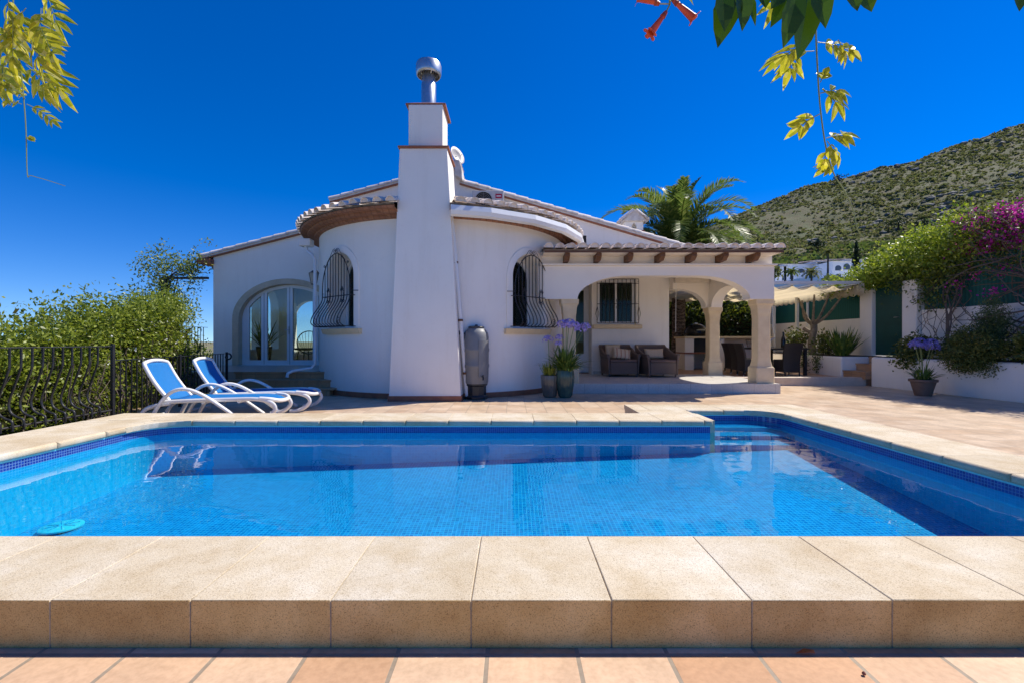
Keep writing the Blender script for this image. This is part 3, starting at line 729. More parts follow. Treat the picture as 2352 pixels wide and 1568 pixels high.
cut(ra, [MB().prism([(u, 12.0, z) for u, z in flat_arch(3.4, 5.22, 2.0, 0.5, 0.75)], (0, 0, 0), (0, 1, 0))])
obj('skirting', MB().box(2.23, 4.32, 12.53, 12.549, 0.2, 0.29), M['porchface'], V)
obj('porch_cornice', MB().box(0.62, 5.64, 9.66, PY1, 2.712, 2.745), M['porchwall'], V)
obj('porch_parapet', MB().box(0.62, 5.60, 9.80, PY1+0.0, 2.745, 3.02), M['porchwall'], V)
obj('porch_parapet', MB().box(5.32, 5.60, PY1, 12.5, 2.84, 3.15), M['porchwall'], V)
obj('porch_ceiling', MB().box(0.9, 5.32, PY1, 12.55, 2.842, 2.90), M['porchwall'], V)
colprof = [(0.195, 0.208), (0.195, 0.53), (0.185, 0.55), (0.165, 0.57), (0.155, 0.62), (0.143, 0.68), (0.138, 0.74), (0.135, 1.60), (0.14, 1.68), (0.148, 1.70), (0.148, 1.76), (0.155, 1.82), (0.178, 1.89), (0.19, 1.90), (0.195, 2.0)]
for (x, y) in ((5.43, 9.93), (5.43, 12.32), (1.24, 9.93)):
    obj('porch_column', MB().sqlathe(colprof, (x, y, 0), 0.10), M['limestone'], V, smooth=30)
obj('porch_eave', MB().box(0.66, 5.56, 9.335, 9.80, 2.925, 2.95), M['porchwall'], V)
obj('eave_batten', MB().box(0.66, 5.56, 9.30, 9.334, 2.915, 2.952), M['brown'], V)
for k in range(8): obj('rafter', MB().prism([(0.49+0.655*k+0.655, 9.38, 2.92), (0.49+0.655*k+0.655, 9.38, 2.86), (0.49+0.655*k+0.655, 9.48, 2.78), (0.49+0.655*k+0.655, 9.80, 2.78), (0.49+0.655*k+0.655, 9.80, 2.92)], (-0.05, 0, 0), (0.05, 0, 0)), M['brown'], V) if 0.49+0.655*k+0.655 < 5.5 else None
psl = 0.16
obj('porch_roof_bed', MB().prism([(0.66, 9.30, 2.95), (0.66, 9.30, 2.98), (0.66, 12.6, 2.98+3.3*psl), (0.66, 12.6, 2.95)], (0, 0, 0), (4.89, 0, 0)), M['tilebed'], V)
pt = MB(); nx_ = 21
for k in range(nx_):
    x = 0.74+0.2365*k
    for j in range(8):
        ya = 9.24+0.42*j; yb = ya+0.47; jz = random.uniform(-0.006, 0.006); jx = random.uniform(-0.006, 0.006)
        pt.barrel((x+jx, ya, 2.975+(ya-9.3)*psl+0.035+jz), (x+jx, yb, 2.975+(yb-9.3)*psl+0.012+jz), (0, 0, 1), 0.1, 0.082)
obj('porch_roof_tiles', pt, M['tile'], V, smooth=40)
# porch window with grille
pw = obj('porch_window', MB().box(2.37, 3.41, 12.66, 12.72, 1.565, 2.795), M['trim'], V)
cut(pw, [MB().box(2.44, 2.865, 12.5, 12.9, 1.64, 2.73), MB().box(2.915, 3.34, 12.5, 12.9, 1.64, 2.73)])
for a, b_ in ((2.435, 2.87), (2.91, 3.345)): obj('pane', MB().box(a, b_, 12.685, 12.691, 1.635, 2.735), M['dglass'], pw)
cu = MB()
for k in range(26):
    x = 2.40+0.04*k; cu.tube([(x, 12.80+0.012*(k % 2), 1.6), (x, 12.80+0.012*(k % 2), 2.8)], 0.014, 5)
obj('curtain', cu, plain('grey_curtain', (0.16, 0.16, 0.14), 0.9), pw)
obj('sill', MB().box(2.22, 3.56, 12.42, 12.56, 1.45, 1.556), M['limestone'], pw, bevel=0.015)
g_ = MB(); g0, g1, gt, gbm = 2.33, 3.47, 2.80, 1.60
for k in range(11): x = g0+(g1-g0)*k/10; g_.tube([(x, 12.46, gbm), (x, 12.46, gt)], 0.0085, 5)
for z in (gbm, 2.12, gt-0.12, gt): g_.tube([(g0, 12.46, z), (g1, 12.46, z)], 0.0085, 5)
for x in (g0, g1):
    for z in (gbm+0.1, gt-0.06): g_.tube([(x, 12.46, z), (x, 12.555, z)], 0.009, 5)
    g_.tube([(x, 12.45, 2.05), (x-0.045, 12.44, 1.85), (x, 12.43, 1.66), (x+0.045, 12.44, 1.85), (x, 12.45, 2.05)], 0.007, 4)
for x in (2.9,):
    for dz in (-0.09, 0.09): g_.tube([(x+0.05*math.cos(a*0.5), 12.45, 2.12+dz+0.05*math.sin(a*0.5)) for a in range(13)], 0.006, 4)
obj('grille', g_, M['black'], pw)
# recessed porch door
rd = obj('porch_door', MB().box(1.25, 2.2, 13.05, 13.11, 0.22, 2.72), M['trim'], V)
cut(rd, [MB().box(1.40, 1.66, 12.9, 13.3, 0.75, 2.55), MB().box(1.80, 2.06, 12.9, 13.3, 0.75, 2.55)])
for a in (1.395, 1.795): obj('pane', MB().box(a, a+0.27, 13.08, 13.086, 0.745, 2.555), M['dglass'], rd)
obj('porch_reveal', MB().box(2.2, 2.25, 12.86, 13.2, 0.2, 2.8).box(1.2, 1.25, 12.86, 13.2, 0.2, 2.8).box(1.2, 2.25, 12.86, 13.2, 2.72, 2.8), M['porchwall'], V)
# roller blind in the rear arch
rb_ = obj('roller_blind', MB().box(4.34, 5.26, 12.10, 12.24, 2.66, 2.80), plain('cream_blind', (0.72, 0.63, 0.5), 0.6), V, bevel=0.02)
obj('blind_pull', MB().tube([(4.38, 12.15, 2.66), (4.37, 12.15, 1.35)], 0.006, 5), M['trim'], rb_)
# vent block in the gable
vb = MB().box(1.83, 2.05, WY-0.002, WY+0.01, 3.79, 4.01)
for i in range(3):
    for j in range(3): vb.box(1.86+0.06*i, 1.90+0.06*i, WY-0.004, WY+0.01, 3.82+0.06*j, 3.86+0.06*j)
obj('vent_block', vb, M['dark'], V)
# little roof chimney
rc = obj('roof_chimney', MB().box(3.48, 4.04, 14.0, 14.56, 3.7, 4.78), M['wall'], V, bevel=0.01)
cut(rc, [MB().prism([(3.76+u, 13.9, z) for u, z in ((-0.09, 4.52), (0.09, 4.52), (0.07, 4.66), (0.0, 4.75), (-0.07, 4.66))], (0, 0, 0), (0, 0.3, 0))])
obj('chimney_cap', MB().prism([(3.40, 13.92, 4.78), (4.12, 13.92, 4.78), (4.12, 13.92, 4.82), (3.82, 13.92, 5.12), (3.70, 13.92, 5.12), (3.40, 13.92, 4.82)], (0, 0, 0), (0, 0.72, 0)), M['mortar'], rc, bevel=0.02)
obj('chimney_band', MB().box(3.44, 4.08, 13.96, 14.6, 4.46, 4.50), M['terra'], rc)
rct = MB()
for yy in (13.95, 14.28, 14.6):
    rct.barrel((3.34, yy, 4.78), (3.74, yy, 5.1), (-0.6, 0, 0.8), 0.09, 0.08); rct.barrel((4.18, yy, 4.78), (3.78, yy, 5.1), (0.6, 0, 0.8), 0.09, 0.08)
obj('cap_tiles', rct, M['tile'], rc, smooth=40)

# ================================================================== THINGS ON AND ROUND THE VILLA
ac = thing('air_conditioner', 'pale air conditioner unit with round fan guard hung on the gable above the tower roof', 'air conditioner', (-0.64, 12.3, 4.60))
obj('casing', MB().box(-0.42, 0.42, -0.15, 0.15, 0.0, 0.52), plain('ac_white', (0.62, 0.6, 0.58), 0.4), ac, local=True, bevel=0.015)
obj('wall_bracket', MB().box(-0.3, 0.3, 0.1, 0.25, -0.03, 0.0), M['metal'], ac, local=True)
fg = MB()
for r_ in (0.06, 0.10, 0.14, 0.18, 0.22): fg.tube([(-0.12+r_*math.cos(k*0.2618), -0.165, 0.26+r_*math.sin(k*0.2618)) for k in range(24)], 0.007, 4, closed=True)
fg.tube([(-0.34, -0.165, 0.26), (0.10, -0.165, 0.26)], 0.006, 4).tube([(-0.12, -0.165, 0.04), (-0.12, -0.165, 0.48)], 0.006, 4)
obj('fan_guard', fg, plain('ac_grey', (0.2, 0.2, 0.2), 0.5), ac, local=True)
obj('fan_opening', MB().prism([(-0.12+0.23*math.cos(k*0.1745), -0.153, 0.26+0.23*math.sin(k*0.1745)) for k in range(36)], (0, 0, 0), (0, 0.005, 0)), M['dark'], ac, local=True)
bd = obj('badge', MB().box(0.20, 0.37, -0.156, -0.15, 0.31, 0.43), plain('red_badge', (0.5, 0.02, 0.05), 0.4), ac, local=True)
obj('badge_stripe', MB().box(0.225, 0.345, -0.1585, -0.156, 0.355, 0.385), M['trim'], bd, local=True)
sdish = thing('satellite_dish', 'grey satellite dish on the roof ridge behind the chimney', 'satellite dish', (-1.62, 12.7, 6.05))
dm = MB()
N_ = 24; vs = [(0, 0.06, 0.0)]
for j in (1, 2, 3):
    rr = 0.26*j/3
    for k in range(N_): a = 2*math.pi*k/N_; vs.append((rr*math.cos(a), 0.06-0.09*(j/3)**2, rr*math.sin(a)))
fs = [(0, 1+k, 1+(k+1) % N_) for k in range(N_)]
for j in range(2):
    for k in range(N_): fs.append((1+j*N_+k, 1+j*N_+(k+1) % N_, 1+(j+1)*N_+(k+1) % N_, 1+(j+1)*N_+k))
dish = MB().add([Matrix.Rotation(R(-28), 3, 'X') @ (Matrix.Rotation(R(50), 3, 'Z') @ Vector(v))+Vector((0.08, 0, 0.22)) for v in vs], fs)
o = obj('dish', dish, plain('dish_grey', (0.5, 0.47, 0.45), 0.5), sdish, local=True, smooth=60)
md = o.modifiers.new('thickness', 'SOLIDIFY'); md.thickness = 0.012
obj('mast', MB().tube([(0, 0.05, -0.35), (0, 0.05, 0.1), (0.06, 0.03, 0.22)], 0.018, 8).tube([(0.1, -0.02, 0.05), (0.26, -0.28, 0.16)], 0.01, 6), M['metal'], sdish, local=True)
lan = thing('wall_lantern', 'small black and glass lantern on the white wall beside the arched door', 'lantern', (-4.79, 11.0, 2.62))
obj('bracket', MB().tube([(0.10, 0.14, 0.10), (0.03, 0.03, 0.22), (0, 0, 0.20)], 0.01, 6), M['black'], lan, local=True)
obj('lamp_cage', MB().sqlathe([(0.045, -0.14), (0.08, 0.12), (0.085, 0.125), (0.03, 0.17), (0.01, 0.2)], (0, 0, 0), 0.05), plain('lantern_glass', (0.45, 0.42, 0.36), 0.2), lan, local=True)
bars = MB()
for sx in (-1, 1):
    for sy in (-1, 1): bars.tube([(sx*0.046, sy*0.046, -0.14), (sx*0.082, sy*0.082, 0.12)], 0.007, 4)
bars.lathe([(0.065, -0.155), (0.065, -0.135)], (0, 0, 0), 8); bars.lathe([(0.11, 0.122), (0.05, 0.17), (0.0, 0.21)], (0, 0, 0), 8, cap=False)
obj('lamp_frame', bars, M['black'], lan, local=True)

# water butt
wb = thing('water_butt', 'grey plastic water butt on a black stand beside the chimney', 'water butt', (-0.69, 8.80, 0.0))
mg = plain('grey_plastic', (0.20, 0.205, 0.21), 0.48, (0.185, 0.19, 0.195), 10)
obj('barrel', MB().lathe([(0.222, 0.30), (0.232, 0.33), (0.240, 0.60), (0.250, 0.62), (0.250, 0.66), (0.240, 0.68), (0.243, 0.90), (0.252, 0.92), (0.252, 0.96), (0.243, 0.98), (0.242, 1.17), (0.225, 1.26), (0.175, 1.335), (0.15, 1.345), (0.15, 1.35)], (0, 0, 0), 32), mg, wb, local=True, smooth=40)
obj('lid', MB().lathe([(0.15, 1.345), (0.155, 1.375), (0.14, 1.39), (0.03, 1.395), (0.025, 1.42), (0.0, 1.425)], (0, 0, 0), 28, cap=False), plain('dark_plastic', (0.05, 0.055, 0.065), 0.4), wb, local=True, smooth=40)
obj('panel', MB().prism([(0.258*math.cos(a), 0.258*math.sin(a), 0.42) for a in [R(-75+6*k) for k in range(9)]]+[(0.225*math.cos(a), 0.225*math.sin(a), 0.42) for a in [R(-27-6*k) for k in range(9)]], (0, 0, 0), (0, 0, 0.70)), mg, wb, local=True)
obj('stand', MB().lathe([(0.215, 0.0), (0.215, 0.05), (0.19, 0.08), (0.19, 0.25), (0.215, 0.27), (0.215, 0.31)], (0, 0, 0), 10), plain('black_plastic', (0.02, 0.02, 0.022), 0.35), wb, local=True)
obj('tap', MB().tube([(0.12, -0.19, 0.44), (0.15, -0.27, 0.44), (0.15, -0.28, 0.38)], 0.014, 6).box(0.135, 0.165, -0.275, -0.25, 0.455, 0.475), M['black'], wb, local=True)
obj('filler_pipe', MB().tube([(-0.18, -0.03, 1.24), (-0.30, -0.06, 1.26), (-0.34, -0.07, 1.26)], 0.02, 8).box(-0.34, -0.25, -0.13, -0.05, 1.225, 1.30), M['black'], wb, local=True)

# agapanthus in pots
M['strap'] = leafmat('strap_leaf', (0.05, 0.11, 0.02), (0.13, 0.22, 0.04), 0.25, None, 0.35, (0.3, 0.33, 0.06))
M['strap_y'] = leafmat('yellow_strap_leaf', (0.2, 0.26, 0.04), (0.42, 0.44, 0.07), 0.35, None, 0.4)
M['stalk'] = plain('flower_stalk', (0.22, 0.27, 0.08), 0.5)
M['lilac'] = leafmat('lilac_petal', (0.40, 0.30, 0.70), (0.62, 0.54, 0.92), 0.35, None, 0.5)
M['blueflower'] = leafmat('blue_petal', (0.20, 0.18, 0.56), (0.36, 0.32, 0.74), 0.3, None, 0.5)
def strap_leaves(n, L, Wd, z0, r0, up0, up1, droop):
    V_ = []
    for k in range(n):
        az = random.uniform(0, 2*math.pi); el = R(random.uniform(up0, up1)); l = L*random.uniform(0.6, 1.1); w = Wd*random.uniform(0.8, 1.2)
        p = Vector((r0*random.random()*math.cos(az), r0*random.random()*math.sin(az), z0)); d = Vector((math.cos(az)*math.cos(el), math.sin(az)*math.cos(el), math.sin(el)))
        s_ = Vector((-math.sin(az), math.cos(az), random.uniform(-0.3, 0.3))).normalized(); prev = None; K = 7
        for i in range(K+1):
            t_ = i/K; ww = w*(0.75+0.5*t_)*(1-t_**4)*0.5+0.0005
            cur = (p+s_*ww, p-s_*ww)
            if prev: V_.append([prev[0], prev[1], cur[1], cur[0]])
            prev = cur; p = p+d*l/K; d = (d+Vector((0, 0, -droop*(0.3+t_)/K*2))).normalized()
    return np.array([[tuple(v) for v in q] for q in V_])
def umbel(c, r, n=34):
    V_ = []
    c = np.array(c)
    for k in range(n):
        dv = unit(rng.normal(size=3)); dv[2] = abs(dv[2])*0.9-0.15; q = c+dv*r
        for j in range(5):
            a = rng.normal(size=3); t_ = unit(a); s_ = unit(np.cross(dv, t_))
            tip = q+unit(dv*0.5+np.cross(s_, dv))*r*0.42
            V_.append([q, (q+tip)/2+s_*r*0.11, tip, (q+tip)/2-s_*r*0.11])
    return np.array(V_)
def agapanthus(name, label, loc, pot_m, pot_prof, ribs, leafargs, leafm, flowers, fm, zt, group):
    t_ = thing(name, label, 'potted plant', loc, 0, group)
    n = 72
    mb = MB(); vs = []
    for r_, z in pot_prof:
        for k in range(n):
            a = 2*math.pi*k/n; rr = r_*(1+ribs*(1 if (k//2) % 2 else -1)); vs.append((rr*math.cos(a), rr*math.sin(a), z))
    fs = [(i*n+k, i*n+(k+1) % n, (i+1)*n+(k+1) % n, (i+1)*n+k) for i in range(len(pot_prof)-1) for k in range(n)]+[tuple(range(n))[::-1]]
    obj('pot', mb.add(vs, fs), pot_m, t_, local=True, smooth=45)
    obj('soil', MB().lathe([(pot_prof[-1][0]*0.99, zt-0.04), (0, zt-0.02)], (0, 0, 0), 20, cap=False), M['soil'], t_, local=True)
    o = quads('leaves', strap_leaves(*leafargs), 4, leafm); o.parent = t_
    for (x, y, z, r_) in flowers:
        sm = MB().tube([(x*0.15, y*0.15, zt), (x*0.45, y*0.4, zt+(z-zt)*0.5), (x, y, z)], 0.007, 5)
        f_ = obj('flower', quads('flower', umbel((x, y, z), r_), 4, fm).data, [], t_, local=True, recalc=False) if False else quads('flower', umbel((x, y, z), r_), 4, fm)
        f_.parent = t_
        so = obj('stalk', sm, M['stalk'], f_, local=True)
    return t_
glazed = lambda nm, a, b_, c_: plain(nm, a, 0.18, b_, c_, 0.4, 0.6)
agapanthus('potted_agapanthus', 'small ribbed brown pot with yellow-green agapanthus and two pale lilac flower heads', (0.75, 9.05, 0),
    glazed('brown_glaze', (0.17, 0.15, 0.12), (0.10, 0.10, 0.09), 5), [(0.10, 0.0), (0.13, 0.03), (0.165, 0.25), (0.178, 0.42), (0.172, 0.44), (0.16, 0.44), (0.155, 0.40)], 0.025,
    (150, 0.3, 0.014, 0.40, 0.14, 55, 88, 0.25), M['strap_y'], [(-0.03, 0.0, 1.13, 0.10), (0.20, 0.02, 1.17, 0.08), (0.17, -0.05, 1.05, 0.07)], M['lilac'], 0.44, 'agapanthus pots beside the porch')
agapanthus('potted_agapanthus', 'large ribbed green pot with dark leaves and tall drooping purple agapanthus flowers', (1.05, 8.98, 0),
    glazed('green_glaze', (0.075, 0.13, 0.10), (0.03, 0.07, 0.065), 4), [(0.10, 0.0), (0.135, 0.04), (0.172, 0.30), (0.176, 0.42), (0.166, 0.52), (0.155, 0.545), (0.145, 0.545), (0.14, 0.50)], 0.022,
    (260, 0.55, 0.024, 0.50, 0.13, 25, 88, 0.75), M['strap'], [(-0.05, 0.0, 1.42, 0.11), (0.08, 0.05, 1.45, 0.11), (0.17, -0.02, 1.40, 0.11), (0.30, 0.0, 1.33, 0.11), (0.40, 0.05, 1.38, 0.10), (0.02, -0.08, 1.40, 0.1)], M['lilac'], 0.545, 'agapanthus pots beside the porch')
agapanthus('potted_agapanthus', 'brown tapered clay pot with blue agapanthus standing alone by the white planter wall', (8.40, 9.30, 0),
    plain('clay_pot', (0.21, 0.13, 0.09), 0.7, (0.17, 0.10, 0.07), 8), [(0.135, 0.0), (0.14, 0.02), (0.205, 0.28), (0.235, 0.29), (0.235, 0.335), (0.215, 0.335), (0.205, 0.30)], 0.0,
    (110, 0.34, 0.02, 0.31, 0.13, 35, 88, 0.7), M['strap'], [(-0.16, 0, 1.02, 0.11), (-0.02, 0.06, 1.06, 0.12), (0.12, -0.05, 1.04, 0.12), (0.26, 0.05, 0.96, 0.10), (0.05, 0.1, 0.98, 0.1)], M['blueflower'], 0.335, 'agapanthus pots')

# ----- wicker armchairs with cushions on the porch
m, t, b = _nt('brown_wicker'); b.inputs['Roughness'].default_value = 0.6
s_ = t.nodes.new('ShaderNodeSeparateXYZ'); t.links.new(objco(t), s_.inputs[0])
wv = t.nodes.new('ShaderNodeTexWave'); wv.wave_type = 'BANDS'; wv.bands_direction = 'Z'; wv.inputs['Scale'].default_value = 14; wv.inputs['Distortion'].default_value = 0.6; wv.inputs['Detail'].default_value = 1
t.links.new(objco(t), wv.inputs[0])
wv2 = t.nodes.new('ShaderNodeTexWave'); wv2.bands_direction = 'X'; wv2.inputs['Scale'].default_value = 12; wv2.inputs['Distortion'].default_value = 0.6; t.links.new(objco(t), wv2.inputs[0])
hh = math_(t, 'MULTIPLY', wv.outputs['Fac'], math_(t, 'ADD', math_(t, 'MULTIPLY', wv2.outputs['Fac'], 0.5), 0.5))
t.links.new(ramp(t, hh, [(0.1, (0.07, 0.045, 0.036)), (0.6, (0.27, 0.185, 0.145))]), b.inputs['Base Color']); bump(t, b, hh, 0.7, 0.012); M['wicker'] = m
M['cushion'] = plain('beige_linen', (0.66, 0.5, 0.34), 0.9, (0.58, 0.44, 0.29), 30, bmp=0.2, bscale=300)
M['cushion_b'] = brickmat('striped_linen', 0.11, (0.66, 0.52, 0.36), (0.64, 0.5, 0.34), (0.45, 0.16, 0.1), 0.012, 'xy', (-2.03, -20), 0.9, None, 0.0, sizey=50)
def make_armchair(label, loc, rz):
    t_ = thing('wicker_armchair', label, 'armchair', loc, rz, 'wicker armchairs on the porch')
    # faces -Y in its own frame
    shell = MB(); K = 28; vs = []
    for k in range(K+1):
        u = k/K*2-1                                   # -1 left arm front .. 0 back .. 1 right arm front
        a = abs(u)
        if a > 0.42:
            q = (a-0.42)/0.58; x = math.copysign(0.385+0.0*q, u); y = 0.26-0.68*q
        else:
            q = a/0.42; an = q*math.pi/2; x = math.copysign(0.385*math.sin(an)**0.6, u) if a > 0 else 0; y = 0.26+0.13*math.cos(an)**0.6
        top = 0.80 if a < 0.36 else 0.80-0.23*min(1, (a-0.36)/0.45)**0.7
        nx_, ny_ = (math.copysign(1, u), 0) if a > 0.46 else (u*1.6, 1-a)
        l_ = math.hypot(nx_, ny_) or 1; nx_ /= l_; ny_ /= l_
        for off, z in ((0.0, 0.06), (0.0, top-0.04), (0.01, top), (0.055, top+0.01), (0.075, top-0.03), (0.05, 0.45), (0.03, 0.06)):
            fl = 0.04*max(0, (z-0.4)/0.4)
            vs.append((x+nx_*(off-0.03+fl), y+ny_*(off-0.03+fl), z))
    fs = []
    for k in range(K):
        for j in range(7): fs.append((k*7+j, k*7+(j+1) % 7, (k+1)*7+(j+1) % 7, (k+1)*7+j))
    fs += [tuple(range(7)), tuple(range(K*7, K*7+7))]
    obj('backrest', shell.add(vs, fs), M['wicker'], t_, local=True, smooth=50)
    obj('seat', MB().box(-0.35, 0.35, -0.42, 0.32, 0.07, 0.37), M['wicker'], t_, local=True, bevel=0.02)
    obj('seat_cushion', MB().box(-0.345, 0.345, -0.43, 0.25, 0.372, 0.435), plain('brown_seat_pad', (0.18, 0.115, 0.095), 0.8), t_, local=True, bevel=(0.025, 3), smooth=50)
    for sx in (-1, 1):
        for sy in (-0.36, 0.3): obj('leg', MB().tube([(sx*0.35, sy, 0.0), (sx*0.35, sy, 0.08)], 0.025, 8), M['wicker'], t_, local=True)
    return t_
ac1 = make_armchair('brown wicker armchair with two cushions, nearer the porch window grille', (2.80, 11.95, 0.208), R(5))
ac2 = dup(ac1, (3.74, 11.82, 0.208), R(8), 'brown wicker armchair with one long cushion, at the wall corner')
def cushion(label, loc, w_, h_, tk, rx, rz, mat_, roll=0):
    me = bpy.data.meshes.new('cushion'); bm = bmesh.new(); nn_ = 12; gv_ = {}
    for side in (-1, 1):
        for i in range(nn_+1):
            for j in range(nn_+1):
                u = i/nn_*2-1; v = j/nn_*2-1; e = (1-u**4)*(1-v**4)
                pin = 1-0.06*(1-abs(u))*0-0.05*(v*v)*(u*u)*-1
                edge = (abs(u) == 1 or abs(v) == 1)
                if edge and side == 1: gv_[(1, i, j)] = gv_[(-1, i, j)]; continue
                sc_ = 1-0.07*(1-u*u)*(v*v)-0.07*(1-v*v)*(u*u)
                gv_[(side, i, j)] = bm.verts.new((u*w_/2*sc_, side*tk/2*e**0.6, v*h_/2*sc_))
        for i in range(nn_):
            for j in range(nn_):
                q = [gv_[(side, i, j)], gv_[(side, i+1, j)], gv_[(side, i+1, j+1)], gv_[(side, i, j+1)]]
                bm.faces.new(q if side == -1 else q[::-1])
    bm.to_mesh(me); bm.free()
    o = obj('cushion', me, mat_, None, smooth=180); o.location = loc; o.rotation_euler = (rx, roll, rz)
    return tag(o, label, 'cushion', 'cushions on the wicker armchairs')
cz = 0.208+0.435
cushion('plain beige square cushion leaning at the left inside of its armchair', (2.66, 12.03, cz+0.19), 0.40, 0.40, 0.12, R(-16), R(-6), M['cushion'])
cushion('beige cushion with a rust stripe slumped in front of the plain square one', (2.86, 11.84, cz+0.14), 0.50, 0.30, 0.13, R(-22), R(10), M['cushion_b'], R(8))
cushion('long beige bolster cushion alone in its wicker armchair', (3.72, 11.92, cz+0.14), 0.54, 0.27, 0.14, R(-16), R(8), M['cushion'])

# ----- sun loungers
M['resin'] = plain('white_resin', (0.78, 0.77, 0.75), 0.3, (0.74, 0.73, 0.71), 5)
m, t, b = _nt('blue_sling'); b.inputs['Roughness'].default_value = 0.6
t.links.new(ramp(t, noise(t, 350, 1), [(0.4, (0.004, 0.16, 0.48)), (0.6, (0.01, 0.26, 0.66))]), b.inputs['Base Color'])
tr = t.nodes.new('ShaderNodeBsdfTranslucent'); tr.inputs[0].default_value = (0.01, 0.27, 0.7, 1); ms = t.nodes.new('ShaderNodeMixShader'); ms.inputs[0].default_value = 0.3
t.links.new(b.outputs[0], ms.inputs[1]); t.links.new(tr.outputs[0], ms.inputs[2]); t.links.new(ms.outputs[0], t.nodes['Material Output'].inputs[0]); M['sling'] = m
def smoothpath(P, n=5):
    P = [Vector(p) for p in P]; out = []
    for i in range(len(P)-1):
        p0 = P[max(i-1, 0)]; p1 = P[i]; p2 = P[i+1]; p3 = P[min(i+2, len(P)-1)]
        for k in range(n):
            t_ = k/n
            out.append(0.5*((2*p1)+(p2-p0)*t_+(2*p0-5*p1+4*p2-p3)*t_*t_+(3*p1-p0-3*p2+p3)*t_**3))
    out.append(P[-1]); return out
def make_lounger(label, loc, rz):
    t_ = thing('sun_lounger', label, 'sun lounger', loc, rz, 'sun loungers by the pool')
    hw_ = 0.31
    for sy in (-1, 1):
        y = sy*hw_
        obj('side_rail', MB().tube(smoothpath([(-0.02, y, 0.31), (0.4, y, 0.325), (0.9, y, 0.335), (1.25, y, 0.335), (1.46, y, 0.28), (1.52, y, 0.19), (1.44, y, 0.09), (1.30, y, 0.035), (1.2, y, 0.03)], 6), 0.030, 8, flat=((0, 1, 0), 0.7)), M['resin'], t_, local=True, smooth=60)
        ya = sy*(hw_+0.055)
        obj('arm', MB().tube(smoothpath([(-0.20, ya, 0.02), (-0.10, ya, 0.22), (0.03, ya, 0.40), (0.18, ya, 0.49), (0.36, ya, 0.485), (0.58, ya, 0.38), (0.85, ya, 0.19), (1.08, ya, 0.02)], 6), 0.026, 8, flat=((0, 1, 0), 1.35)), M['resin'], t_, local=True, smooth=60)
        obj('rear_leg', MB().tube(smoothpath([(0.05, y, 0.29), (-0.16, y, 0.255), (-0.30, y, 0.19), (-0.40, y, 0.02)], 6), 0.03, 8), M['resin'], t_, local=True, smooth=60)
    for x, z in ((0.0, 0.30), (0.5, 0.29), (1.0, 0.30), (-0.50, 0.06)): obj('crossbar', MB().tube([(x*0.76 if x < 0 else x, -hw_, z), (x*0.76 if x < 0 else x, hw_, z)], 0.022, 6), M['resin'], t_, local=True)
    obj('foot_rail', MB().tube(smoothpath([(1.30, -hw_, 0.345), (1.44, -hw_*0.92, 0.33), (1.53, -hw_*0.6, 0.30), (1.555, 0, 0.29), (1.53, hw_*0.6, 0.30), (1.44, hw_*0.92, 0.33), (1.30, hw_, 0.345)], 5), 0.03, 8), M['resin'], t_, local=True, smooth=60)
    sl_ = MB(); vs = []; K = 14; x1 = 1.50
    for k in range(K+1):
        x = x1*k/K; wy = hw_-0.03 if x < 1.3 else (hw_-0.03)*math.sqrt(max(0.02, 1-((x-1.3)/0.235)**2))
        for j in range(7):
            v = j/3-1; vs.append((x, v*wy, 0.352-0.02*(1-v*v)-(0.05*max(0, x-1.25)/0.25)**1.0))
    fs = [(k*7+j, k*7+j+1, (k+1)*7+j+1, (k+1)*7+j) for k in range(K) for j in range(6)]
    o = obj('seat_sling', sl_.add(vs, fs), M['sling'], t_, local=True, smooth=180); md = o.modifiers.new('thickness', 'SOLIDIFY'); md.thickness = 0.006
    # backrest
    an = R(57); bx = Vector((-math.cos(an), 0, math.sin(an))); b0 = Vector((0.03, 0, 0.315)); H_ = 0.70; bh = hw_-0.035
    def bp(u, v): return b0+bx*u+Vector((0, v, 0))+Vector((math.sin(an), 0, math.cos(an)))*(-0.03*math.sin(math.pi*u/H_))
    loop = [bp(0, -bh)]+[bp(H_*k/6, -bh+0.0*k) for k in range(1, 6)]
    for k in range(13):
        a = math.pi*k/12; loop.append(bp(H_-0.09+0.09*math.sin(a)**0.8, -bh*math.cos(a) if abs(math.cos(a)) < 0.72 else -math.copysign(bh*(0.93+0.07*abs(math.cos(a))**8), math.cos(a))))
    loop += [bp(H_*k/6, bh) for k in range(5, 0, -1)]+[bp(0, bh)]
    obj('back_frame', MB().tube(loop, 0.028, 8), M['resin'], t_, local=True, smooth=60)
    vs = []; K = 12
    for k in range(K+1):
        u = (H_-0.01)*k/K; wy = bh if u < H_-0.09 else bh*(1-0.22*((u-(H_-0.09))/0.09)**2)
        for j in range(7): v = j/3-1; vs.append(bp(u, v*wy)+Vector((math.sin(an), 0, math.cos(an)))*(-0.012*(1-v*v)))
    o = obj('back_sling', MB().add(vs, [(k*7+j, k*7+j+1, (k+1)*7+j+1, (k+1)*7+j) for k in range(K) for j in range(6)]), M['sling'], t_, local=True, smooth=180)
    md = o.modifiers.new('thickness', 'SOLIDIFY'); md.thickness = 0.006
    return t_
l1 = make_lounger('white-framed blue sun lounger nearer the pool', (-4.69, 6.42, 0.0), R(6))
l1.scale = (0.92, 0.92, 0.93)
l2 = dup(l1, (-4.56, 7.20, 0.0), R(6), 'white-framed blue sun lounger behind the other, nearer the house steps')

